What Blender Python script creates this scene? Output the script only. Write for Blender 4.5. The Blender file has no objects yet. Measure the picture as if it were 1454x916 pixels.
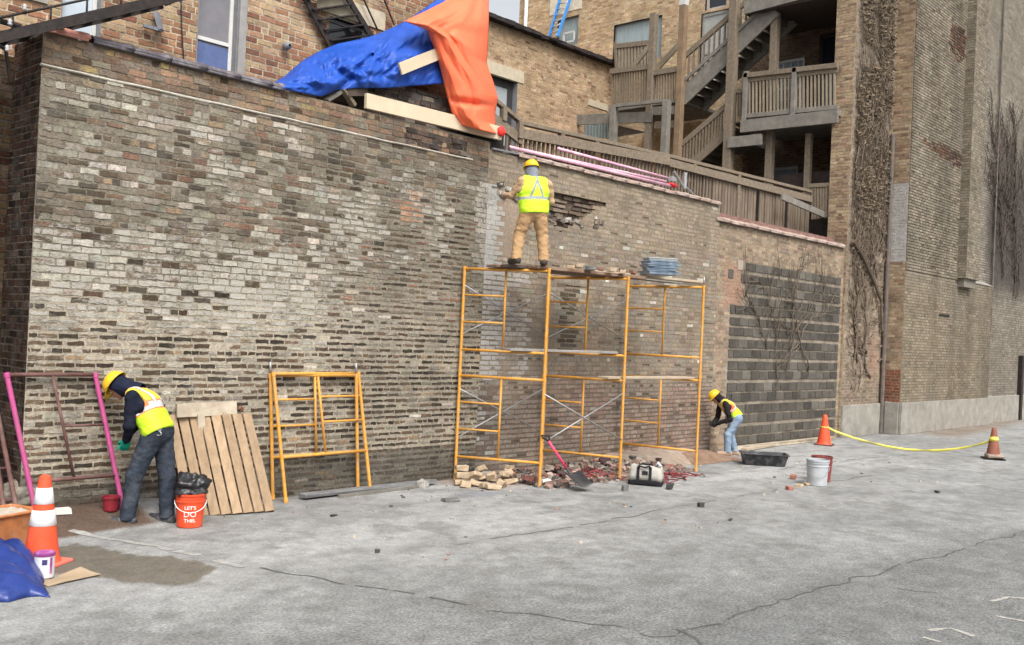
import bpy, math, random
import numpy as np
from mathutils import Vector, Matrix
random.seed(11)
RNG = np.random.default_rng(11)
SC = bpy.context.scene
COL = SC.collection
PI = math.pi

# ------------------------------------------------------------------ camera
CAM_H = 2.3
YAW, PITCH, ROLL, FOC = 0.823240, 0.010166, -0.045417, 1400.0   # focal length in photo pixels
def _cam_axes():
    f = np.array([math.sin(YAW)*math.cos(PITCH), math.cos(YAW)*math.cos(PITCH), math.sin(PITCH)])
    r = np.array([math.cos(YAW), -math.sin(YAW), 0.0])
    d = np.cross(f, r)
    return np.array([r*math.cos(ROLL)+d*math.sin(ROLL), -r*math.sin(ROLL)+d*math.cos(ROLL), f])
CM = _cam_axes()
CO = np.array([0, 0, CAM_H])
def ray(x, y): return CM.T @ np.array([(x-727)/FOC, (y-458)/FOC, 1.0])
# measured points of the photograph, taken onto the real plane they lie on
def onY(x, y, Y): w = ray(x, y); return CO + w*(Y/w[1])
def onX(x, y, X): w = ray(x, y); return CO + w*(X/w[0])
def onZ(x, y, Z=0.0): w = ray(x, y); return CO + w*((Z-CAM_H)/w[2])

cam_d = bpy.data.cameras.new('camera'); cam = bpy.data.objects.new('camera', cam_d); COL.objects.link(cam)
cam_d.sensor_width = 36.0; cam_d.lens = 36.0*FOC/1454.0; cam_d.clip_start = 0.1; cam_d.clip_end = 500
R = Matrix((tuple(CM[0]), tuple(-CM[1]), tuple(-CM[2]))).transposed()
cam.matrix_world = Matrix.Translation((0, 0, CAM_H)) @ R.to_4x4()
SC.camera = cam

# ------------------------------------------------------------------ noise
def _h(ix, iy, iz, seed):
    n = (ix*374761393 + iy*668265263 + iz*2147483647 + seed*1274126177) & 0xFFFFFFFF
    n = ((n ^ (n >> 13))*1274126177) & 0xFFFFFFFF
    n = (n ^ (n >> 16)) & 0xFFFFFF
    return n/float(0xFFFFFF)
def vn(x, y, z=0.0, seed=0):
    x, y, z = np.broadcast_arrays(np.asarray(x, float), np.asarray(y, float), np.asarray(z, float))
    ix, iy, iz = np.floor(x).astype(np.int64), np.floor(y).astype(np.int64), np.floor(z).astype(np.int64)
    fx, fy, fz = x-ix, y-iy, z-iz
    fx, fy, fz = fx*fx*(3-2*fx), fy*fy*(3-2*fy), fz*fz*(3-2*fz)
    r = 0
    for a in (0, 1):
        for b in (0, 1):
            for c in (0, 1):
                w = (fx if a else 1-fx)*(fy if b else 1-fy)*(fz if c else 1-fz)
                r = r + w*_h(ix+a, iy+b, iz+c, seed)
    return r
def fbm(x, y, z=0.0, seed=0, o=4):
    r, a, t = 0, 1.0, 0
    for k in range(o):
        r = r + a*vn(np.asarray(x)*2**k, np.asarray(y)*2**k, np.asarray(z)*2**k, seed+k*17); t += a; a *= .5
    return r/t
def sst(a, b, x):
    t = np.clip((np.asarray(x, float)-a)/(b-a), 0, 1); return t*t*(3-2*t)
def mixc(a, b, t):
    t = np.asarray(t)[..., None]; return np.asarray(a)*(1-t)+np.asarray(b)*t

# ------------------------------------------------------------------ materials
MATS = {}
def mat(name, col=(.5, .5, .5), rough=.8, metal=0.0, var=.18, vscale=6.0, bump=.15, bscale=60.0, attr=False, dirt=None, dirt_amt=.45, dscale=3.0, spec=.35, sheen=0.0, stretch=None, wash=None, blot=None):
    if name in MATS: return MATS[name]
    m = bpy.data.materials.new(name); m.use_nodes = True
    nt = m.node_tree; N = nt.nodes; L = nt.links
    b = N['Principled BSDF']; b.inputs['Roughness'].default_value = rough; b.inputs['Metallic'].default_value = metal
    b.inputs['Specular IOR Level'].default_value = spec if rough < .75 else min(spec, .06)
    tc = N.new('ShaderNodeTexCoord'); vec = tc.outputs['Object']
    if stretch:
        mp = N.new('ShaderNodeMapping'); mp.inputs['Scale'].default_value = stretch; L.new(vec, mp.inputs['Vector']); vec = mp.outputs['Vector']
    if attr:
        a = N.new('ShaderNodeAttribute'); a.attribute_name = 'col'; base = a.outputs['Color']
    else:
        rgb = N.new('ShaderNodeRGB'); rgb.outputs[0].default_value = (*col, 1); base = rgb.outputs[0]
    nz = N.new('ShaderNodeTexNoise'); nz.inputs['Scale'].default_value = vscale; nz.inputs['Detail'].default_value = 6; nz.inputs['Roughness'].default_value = .65
    L.new(vec, nz.inputs['Vector'])
    mr = N.new('ShaderNodeMapRange'); mr.inputs['From Min'].default_value = .3; mr.inputs['From Max'].default_value = .7
    mr.inputs['To Min'].default_value = 1-var; mr.inputs['To Max'].default_value = 1+var; L.new(nz.outputs['Fac'], mr.inputs['Value'])
    mx = N.new('ShaderNodeMix'); mx.data_type = 'RGBA'; mx.blend_type = 'MULTIPLY'; mx.inputs['Factor'].default_value = 1
    L.new(base, mx.inputs['A']); L.new(mr.outputs['Result'], mx.inputs['B']); out = mx.outputs['Result']
    if dirt is not None:
        n2 = N.new('ShaderNodeTexNoise'); n2.inputs['Scale'].default_value = dscale; n2.inputs['Detail'].default_value = 9; n2.inputs['Roughness'].default_value = .72
        L.new(vec, n2.inputs['Vector'])
        r2 = N.new('ShaderNodeMapRange'); r2.inputs['From Min'].default_value = .48; r2.inputs['From Max'].default_value = .68; r2.inputs['To Max'].default_value = dirt_amt
        L.new(n2.outputs['Fac'], r2.inputs['Value'])
        m2 = N.new('ShaderNodeMix'); m2.data_type = 'RGBA'; L.new(r2.outputs['Result'], m2.inputs['Factor']); L.new(out, m2.inputs['A'])
        m2.inputs['B'].default_value = (*dirt, 1); out = m2.outputs['Result']
    if blot:                     # blotches that run across bricks and joints alike
        n5 = N.new('ShaderNodeTexNoise'); n5.inputs['Scale'].default_value = blot[0]; n5.inputs['Detail'].default_value = 8; n5.inputs['Roughness'].default_value = .7; L.new(vec, n5.inputs['Vector'])
        r5 = N.new('ShaderNodeMapRange'); r5.inputs['From Min'].default_value = .32; r5.inputs['From Max'].default_value = .68; r5.inputs['To Min'].default_value = 1-blot[1]; r5.inputs['To Max'].default_value = 1+blot[1]; L.new(n5.outputs['Fac'], r5.inputs['Value'])
        m5 = N.new('ShaderNodeMix'); m5.data_type = 'RGBA'; m5.blend_type = 'MULTIPLY'; m5.inputs['Factor'].default_value = 1; L.new(out, m5.inputs['A']); L.new(r5.outputs['Result'], m5.inputs['B']); out = m5.outputs['Result']
    if wash is not None:         # flakes of old paint and mortar slurry, as much as the face's alpha says
        mp4 = N.new('ShaderNodeMapping'); mp4.inputs['Scale'].default_value = (.6, .6, 1.5); L.new(tc.outputs['Object'], mp4.inputs['Vector'])
        n4 = N.new('ShaderNodeTexNoise'); n4.inputs['Scale'].default_value = 9; n4.inputs['Detail'].default_value = 9; n4.inputs['Roughness'].default_value = .78; L.new(mp4.outputs['Vector'], n4.inputs['Vector'])
        ad = N.new('ShaderNodeMath'); ad.operation = 'MULTIPLY_ADD'; L.new(a.outputs['Alpha'], ad.inputs[0]); ad.inputs[1].default_value = .45; L.new(n4.outputs['Fac'], ad.inputs[2])
        r4 = N.new('ShaderNodeMapRange'); r4.inputs['From Min'].default_value = .70; r4.inputs['From Max'].default_value = .80; r4.inputs['To Max'].default_value = .82; L.new(ad.outputs[0], r4.inputs['Value'])
        m4 = N.new('ShaderNodeMix'); m4.data_type = 'RGBA'; L.new(r4.outputs['Result'], m4.inputs['Factor']); L.new(out, m4.inputs['A']); m4.inputs['B'].default_value = (*wash, 1); out = m4.outputs['Result']
    L.new(out, b.inputs['Base Color'])
    if bump:
        n3 = N.new('ShaderNodeTexNoise'); n3.inputs['Scale'].default_value = bscale; n3.inputs['Detail'].default_value = 5; L.new(vec, n3.inputs['Vector'])
        bp = N.new('ShaderNodeBump'); bp.inputs['Strength'].default_value = bump; bp.inputs['Distance'].default_value = .02
        L.new(n3.outputs['Fac'], bp.inputs['Height']); L.new(bp.outputs['Normal'], b.inputs['Normal'])
    MATS[name] = m
    return m
def glass(name, tint=(.03, .035, .04)):
    return mat(name, tint, rough=.08, var=.3, vscale=2, bump=.03, bscale=3, spec=.6)

# ------------------------------------------------------------------ mesh builder
def wloc(o):
    v = Vector((0, 0, 0))
    while o is not None: v = v + o.location; o = o.parent
    return v
def basis(zdir, up=(0, 0, 1)):
    z = Vector(zdir).normalized(); u = Vector(up)
    if abs(z.dot(u.normalized())) > .99: u = Vector((0, 1, 0))
    x = u.cross(z).normalized(); y = z.cross(x)
    return x, y, z
class MB:
    def __init__(s): s.v = []; s.f = []; s.c = []; s.m = []; s.hascol = False
    def add(s, vs, fs, col=None, mi=0):
        o = len(s.v); s.v.extend([tuple(map(float, p)) for p in vs])
        for f in fs:
            s.f.append(tuple(i+o for i in f)); s.c.append(col if col is not None else (.5, .5, .5)); s.m.append(mi)
        if col is not None: s.hascol = True
        return s
    def box(s, c, size, rot=None, col=None, mi=0, taper=1.0, jit=0.0):
        x, y, z = (d/2 for d in size); P = []
        for k in (-1, 1):
            t = 1.0 if k < 0 else taper
            for a, b in ((-1, -1), (1, -1), (1, 1), (-1, 1)):
                p = Vector((a*x*t+random.uniform(-jit, jit), b*y*t+random.uniform(-jit, jit), k*z+random.uniform(-jit, jit)))
                if rot is not None: p = rot @ p
                P.append(p+Vector(c))
        return s.add(P, [(3, 2, 1, 0), (4, 5, 6, 7), (0, 1, 5, 4), (1, 2, 6, 5), (2, 3, 7, 6), (3, 0, 4, 7)], col, mi)
    def box2(s, lo, hi, col=None, mi=0):
        lo = np.array(lo, float); hi = np.array(hi, float)
        return s.box((lo+hi)/2, hi-lo, None, col, mi)
    def beam(s, a, b, w, h, up=(0, 0, 1), col=None, mi=0, jit=0.0):
        a, b = Vector(a), Vector(b); x, y, z = basis(b-a, up); P = []
        for p in (a, b):
            for i, j in ((-1, -1), (1, -1), (1, 1), (-1, 1)):
                P.append(p+x*(i*w/2+random.uniform(-jit, jit))+y*(j*h/2+random.uniform(-jit, jit)))
        return s.add(P, [(3, 2, 1, 0), (4, 5, 6, 7), (0, 1, 5, 4), (1, 2, 6, 5), (2, 3, 7, 6), (3, 0, 4, 7)], col, mi)
    def tube(s, pts, r, n=8, col=None, mi=0, caps=True):
        pts = [Vector(p) for p in pts]; rs = r if isinstance(r, (list, tuple)) else [r]*len(pts)
        P = []; F = []; x = None
        for i, p in enumerate(pts):
            t = (pts[min(i+1, len(pts)-1)]-pts[max(i-1, 0)]).normalized()
            if x is None: x, y, _ = basis(t)
            x = (x-t*x.dot(t)).normalized(); y = t.cross(x)
            for k in range(n):
                a = 2*PI*k/n; P.append(p+(x*math.cos(a)+y*math.sin(a))*rs[i])
        for i in range(len(pts)-1):
            for k in range(n):
                F.append((i*n+k, i*n+(k+1) % n, (i+1)*n+(k+1) % n, (i+1)*n+k))
        if caps: F.append(tuple(range(n-1, -1, -1))); F.append(tuple((len(pts)-1)*n+k for k in range(n)))
        return s.add(P, F, col, mi)
    def lathe(s, prof, c, n=28, rot=None, col=None, mi=0, sq=None, cap0=True, cap1=False):
        P = []; F = []; c = Vector(c)
        for r, z in prof:
            for k in range(n):
                a = 2*PI*k/n
                p = Vector((r*math.cos(a), r*math.sin(a), z))
                if rot is not None: p = rot @ p
                P.append(p+c)
        for i in range(len(prof)-1):
            for k in range(n):
                F.append((i*n+k, i*n+(k+1) % n, (i+1)*n+(k+1) % n, (i+1)*n+k))
        if cap0: F.append(tuple(range(n-1, -1, -1)))
        if cap1: F.append(tuple((len(prof)-1)*n+k for k in range(n)))
        return s.add(P, F, col, mi)
    def grid(s, fn, nu, nv, col=None, mi=0, closed=False, flip=False):
        P = [fn(i/nu, j/nv) for j in range(nv+1) for i in range(nu+1)]; w = nu+1
        F = [(j*w+i, j*w+i+1, (j+1)*w+i+1, (j+1)*w+i) for j in range(nv) for i in range(nu)]
        if flip: F = [f[::-1] for f in F]
        return s.add(P, F, col, mi)
    def build(s, name, m, parent=None, smooth=False, bevel=0, sub=0, solid=0, angle=None):
        me = bpy.data.meshes.new(name)
        V = np.array(s.v, float).reshape(-1, 3)
        if parent is not None: off = np.array(wloc(parent))
        else: off = np.array([V[:, 0].mean(), V[:, 1].mean(), V[:, 2].min()])
        me.from_pydata((V-off).tolist(), [], s.f)
        for mm in (m if isinstance(m, (list, tuple)) else [m]): me.materials.append(mm)
        me.polygons.foreach_set('material_index', s.m)
        if s.hascol:
            at = me.attributes.new('col', 'FLOAT_COLOR', 'FACE')
            c = np.zeros((len(s.f), 4)); c[:] = np.array([(tuple(map(float, q))+(0.0,))[:4] for q in s.c]); at.data.foreach_set('color', c.ravel())
        if smooth: me.polygons.foreach_set('use_smooth', [True]*len(s.f))
        me.update()
        o = bpy.data.objects.new(name, me); COL.objects.link(o)
        if parent is not None: o.parent = parent
        else: o.location = off
        if solid:
            q = o.modifiers.new('solid', 'SOLIDIFY'); q.thickness = solid; q.offset = 0
        if bevel:
            q = o.modifiers.new('bevel', 'BEVEL'); q.width = bevel; q.segments = 2; q.limit_method = 'ANGLE'; q.angle_limit = .6
        if sub:
            q = o.modifiers.new('sub', 'SUBSURF'); q.levels = sub; q.render_levels = sub
        if angle and smooth: me.set_sharp_from_angle(angle=angle)
        return o
def tag(o, label=None, cat=None, group=None, kind=None):
    if label: o['label'] = label
    if cat: o['category'] = cat
    if group: o['group'] = group
    if kind: o['kind'] = kind
    return o
def thing(name, label, cat, loc=(0, 0, 0), group=None, kind=None):
    o = bpy.data.objects.new(name, None); COL.objects.link(o); o.location = Vector([float(q) for q in loc]); o.empty_display_size = .2
    return tag(o, label, cat, group, kind)
def dup_tree(root, parent=None):
    c = root.copy(); COL.objects.link(c)
    if parent is not None: c.parent = parent
    for ch in list(root.children): dup_tree(ch, c)
    return c
V3 = lambda *a: Vector([float(q) for q in a])

# ------------------------------------------------------------------ brickwork
def bricks(mb, O, U, N, ulen, vlen, pal, mortar, bw=.22, bh=.08, gap=.012, holes=(), hdr=6, ragged=.004, cell=.18, seed=1, near=True, base=.0, vstart=0.0, back=.004):
    """Real bricks standing 2-9 mm out of a mortar bed; pal(u, v, rng) gives colour, height scale, how far out, keep."""
    O, U, N = np.array(O, float), np.array(U, float), np.array(N, float); Vv = np.array([0, 0, 1.0])
    r = np.random.default_rng(seed); rows = []
    nr = int(math.ceil((vlen-vstart)/bh))
    for k in range(nr):
        v0 = vstart+k*bh; v1 = min(v0+bh, vlen)
        if v1-v0 < .02: continue
        head = hdr and (k % hdr == hdr-1); w = bw/2 if head else bw
        x = -(w/2 if k % 2 else 0)-r.uniform(0, .03)
        iv = []
        while x < ulen:
            ww = w*r.uniform(.93, 1.07); a, b = max(x, 0), min(x+ww, ulen); x += ww
            if b-a < .03: continue
            iv.append((a, b))
        vm = (v0+v1)/2
        for h in holes:
            if h[2]-.01 < vm < h[3]+.01:
                nv = []
                for a, b in iv:
                    if b <= h[0] or a >= h[1]: nv.append((a, b)); continue
                    if h[0]-a > .03: nv.append((a, h[0]))
                    if b-h[1] > .03: nv.append((h[1], b))
                iv = nv
        rows += [(a, b, v0, v1) for a, b in iv]
    A = np.array(rows); n = len(A)
    if n:
        um, vm = (A[:, 0]+A[:, 1])/2, (A[:, 2]+A[:, 3])/2
        col, hs, out, keep = pal(um, vm, r)
        F4 = []
        for i in range(n):
            if not keep[i]: continue
            a, b, v0, v1 = A[i]; g = gap/2; mid = (v0+v1)/2; hh = max((v1-v0-gap)/2*hs[i], .008)
            a += g*r.uniform(.6, 1.6); b -= g*r.uniform(.6, 1.6)
            if b-a < .02: continue
            o = base+out[i]; q = ragged
            if near:
                w = b-a; uv = [(a, mid-hh), (a+w*.33, mid-hh), (a+w*.68, mid-hh), (b, mid-hh), (b, mid+hh), (a+w*.66, mid+hh), (a+w*.35, mid+hh), (a, mid+hh)]
            else: uv = [(a, mid-hh), (b, mid-hh), (b, mid+hh), (a, mid+hh)]
            uv = [(p+r.uniform(-q, q), s_+r.uniform(-q, q)) for p, s_ in uv]; m = len(uv)
            tx, ty = r.uniform(-.012, .012), r.uniform(-.02, .02)
            P = []
            for p, s_ in uv: P.append(O+U*(p-0)+Vv*s_+N*(-back if o > -.02 else o-.05))
            for p, s_ in uv: P.append(O+U*p+Vv*s_+N*(o+tx*(p-(a+b)/2)+ty*(s_-mid)))
            F = [tuple(range(m, 2*m))]+[(k, (k+1) % m, m+(k+1) % m, m+k) for k in range(m)]
            mb.add(P, F, tuple(col[i]))
    # mortar bed with openings
    ub = sorted(set([0, ulen]+[q for h in holes for q in h[:2] if 0 < q < ulen]+list(np.arange(cell, ulen-cell/2, cell))))
    vb = sorted(set([0, vlen]+[q for h in holes for q in h[2:] if 0 < q < vlen]+list(np.arange(cell, vlen-cell/2, cell))))
    um = np.array([(ub[i]+ub[i+1])/2 for i in range(len(ub)-1)]); vm = np.array([(vb[i]+vb[i+1])/2 for i in range(len(vb)-1)])
    UU, VV = np.meshgrid(um, vm); mc = np.asarray(mortar(UU.ravel(), VV.ravel(), r)); mc = mc.reshape(len(vm), len(um), mc.shape[-1])
    P = [O+U*u+Vv*v for v in vb for u in ub]; W = len(ub)
    o = len(mb.v); mb.v.extend([tuple(p) for p in P]); mb.hascol = True
    for j in range(len(vm)):
        for i in range(len(um)):
            if mc[j, i, 0] != mc[j, i, 0]: continue
            if any(h[0] < um[i] < h[1] and h[2] < vm[j] < h[3] for h in holes): continue
            mb.f.append((o+j*W+i, o+j*W+i+1, o+(j+1)*W+i+1, o+(j+1)*W+i)); mb.c.append(tuple(mc[j, i])); mb.m.append(0)
def pick(r, n, cols, w, j=.17):
    w = np.array(w, float); idx = r.choice(len(cols), size=n, p=w/w.sum()); c = np.array(cols)[idx]
    return c*r.uniform(1-j, 1+j, (n, 1))*r.uniform(.96, 1.04, (n, 3))

# ------------------------------------------------------------------ soft bodies (signed distance + surface nets)
class SDF:
    def __init__(s, lo, hi, h):
        s.lo = np.array(lo, float); s.h = h; s.n = np.ceil((np.array(hi)-s.lo)/h).astype(int)+1
        s.F = np.full(tuple(s.n), .5, np.float32)
    def _loc(s, lo, hi):
        a = np.clip(np.floor((np.array(lo)-s.lo)/s.h).astype(int), 0, s.n-1); b = np.clip(np.ceil((np.array(hi)-s.lo)/s.h).astype(int)+1, 1, s.n)
        sl = tuple(slice(a[i], max(b[i], a[i]+1)) for i in range(3))
        g = np.meshgrid(*[s.lo[i]+s.h*np.arange(sl[i].start, sl[i].stop) for i in range(3)], indexing='ij')
        return sl, g
    def _un(s, sl, d, k, sub=False):
        f = s.F[sl]
        if sub:
            d = -d; h = np.clip(.5-.5*(d-f)/k, 0, 1); s.F[sl] = (f*(1-h)+d*h if False else np.maximum(f, d)); return
        if k <= 0: s.F[sl] = np.minimum(f, d); return
        h = np.clip(.5+.5*(f-d)/k, 0, 1); s.F[sl] = f*(1-h)+d*h-k*h*(1-h)
    def cap(s, a, b, ra, rb=None, k=.025, sub=False, flat=None):
        a, b = np.array(a, float), np.array(b, float); rb = ra if rb is None else rb; m = max(ra, rb)+.07+k
        sl, (X, Y, Z) = s._loc(np.minimum(a, b)-m, np.maximum(a, b)+m)
        ab = b-a; L = max(ab @ ab, 1e-9)
        t = np.clip(((X-a[0])*ab[0]+(Y-a[1])*ab[1]+(Z-a[2])*ab[2])/L, 0, 1)
        dx, dy, dz = X-a[0]-ab[0]*t, Y-a[1]-ab[1]*t, Z-a[2]-ab[2]*t
        if flat is not None:      # squash along a direction
            f, q = np.array(flat[0], float), flat[1]; f = f/np.linalg.norm(f); dd = dx*f[0]+dy*f[1]+dz*f[2]
            dx, dy, dz = dx+f[0]*dd*(q-1), dy+f[1]*dd*(q-1), dz+f[2]*dd*(q-1)
        d = np.sqrt(dx*dx+dy*dy+dz*dz)-(ra+(rb-ra)*t)
        s._un(sl, d, k, sub)
    def ell(s, c, rad, M=None, k=.015, sub=False):
        c = np.array(c, float); m = max(rad)+.07+k; sl, (X, Y, Z) = s._loc(c-m, c+m)
        p = [X-c[0], Y-c[1], Z-c[2]]
        if M is not None: p = [M[i][0]*p[0]+M[i][1]*p[1]+M[i][2]*p[2] for i in range(3)]
        q = np.sqrt(sum((p[i]/rad[i])**2 for i in range(3))); q2 = np.sqrt(sum((p[i]/rad[i]**2)**2 for i in range(3)))+1e-9
        s._un(sl, q*(q-1)/q2, k, sub)
    def coords(s):
        return np.meshgrid(*[s.lo[i]+s.h*np.arange(s.n[i]) for i in range(3)], indexing='ij')
    def mesh(s):
        F = s.F; S = F < 0; n = s.n
        cnt = np.zeros(n-1, np.float32); pos = np.zeros((*(n-1), 3), np.float32)
        cs = [(i, j, k) for i in (0, 1) for j in (0, 1) for k in (0, 1)]
        def sl(o): return tuple(slice(o[i], n[i]-1+o[i]) for i in range(3))
        for a in cs:
            for ax in range(3):
                if a[ax]: continue
                b = list(a); b[ax] = 1
                fa, fb = F[sl(a)], F[sl(b)]; cr = (fa < 0) != (fb < 0)
                den = np.where(cr, fa-fb, 1); t = np.where(cr, fa/den, 0)
                for i in range(3):
                    pos[..., i] += cr*(a[i]+(t if i == ax else 0))
                cnt += cr
        act = cnt > 0; idx = -np.ones(tuple(n-1), np.int64); idx[act] = np.arange(act.sum())
        ii = np.argwhere(act); Vt = (ii+pos[act]/cnt[act][:, None])*s.h+s.lo
        faces = []
        for ax in range(3):
            u, v = (ax+1) % 3, (ax+2) % 3
            a = [slice(None)]*3; b = [slice(None)]*3; a[ax] = slice(0, n[ax]-1); b[ax] = slice(1, n[ax])
            for d in (u, v): a[d] = slice(1, n[d]-1); b[d] = slice(1, n[d]-1)
            sa, sb = S[tuple(a)], S[tuple(b)]; e = np.argwhere(sa != sb)
            if not len(e): continue
            flip = sb[tuple(e.T)]
            e = e.copy(); e[:, u] += 1; e[:, v] += 1
            def cell(du, dv):
                q = e.copy(); q[:, u] -= du; q[:, v] -= dv; return idx[tuple(q.T)]
            Q = np.stack([cell(1, 1), cell(0, 1), cell(0, 0), cell(1, 0)], 1)
            Q[flip] = Q[flip][:, ::-1]; faces.append(Q)
        return Vt, np.concatenate(faces)
def mesh_obj(name, Vt, F, m, parent=None, smooth=True, fcol=None):
    me = bpy.data.meshes.new(name); off = np.array(wloc(parent)) if parent is not None else np.array([Vt[:, 0].mean(), Vt[:, 1].mean(), Vt[:, 2].min()])
    me.from_pydata((Vt-off).tolist(), [], [tuple(map(int, f)) for f in F]); me.materials.append(m)
    if smooth: me.polygons.foreach_set('use_smooth', [True]*len(me.polygons))
    if fcol is not None:
        at = me.attributes.new('col', 'FLOAT_COLOR', 'FACE'); c = np.ones((len(F), 4)); c[:, :3] = fcol; at.data.foreach_set('color', c.ravel())
    me.update(); o = bpy.data.objects.new(name, me); COL.objects.link(o)
    if parent is not None: o.parent = parent
    else: o.location = off
    return o
# ------------------------------------------------------------------ light and sky
w = bpy.data.worlds.new('World'); SC.world = w; w.use_nodes = True
nt = w.node_tree; bg = nt.nodes['Background']
sky = nt.nodes.new('ShaderNodeTexSky'); sky.sky_type = 'NISHITA'; sky.sun_disc = False
SUN_EL, SUN_AZ = math.radians(52), math.radians(205)      # azimuth clockwise from +Y: behind the camera, over the alley
sky.sun_elevation = SUN_EL; sky.sun_rotation = SUN_AZ; sky.air_density = 1.0; sky.dust_density = 6.0; sky.ozone_density = 1.0
hs = nt.nodes.new('ShaderNodeHueSaturation'); hs.inputs['Saturation'].default_value = .22; hs.inputs['Value'].default_value = 1.25
nt.links.new(sky.outputs[0], hs.inputs['Color']); nt.links.new(hs.outputs[0], bg.inputs['Color']); bg.inputs['Strength'].default_value = .15
sd = bpy.data.lights.new('sun', 'SUN'); sd.energy = 1.5; sd.angle = math.radians(22); sd.color = (1, .96, .9)
so = bpy.data.objects.new('sun', sd); COL.objects.link(so); so.location = (-8, -14, 22)
sdir = Vector((math.sin(SUN_AZ)*math.cos(SUN_EL), math.cos(SUN_AZ)*math.cos(SUN_EL), math.sin(SUN_EL)))
so.rotation_euler = sdir.to_track_quat('Z', 'Y').to_euler()
SC.view_settings.view_transform = 'Standard'; SC.view_settings.look = 'None'; SC.view_settings.gamma = 1; SC.view_settings.use_curve_mapping = False
SC.view_settings.exposure = EXPOSURE = 0.42
SC.cycles.max_bounces = 6; SC.cycles.use_denoising = True

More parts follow.
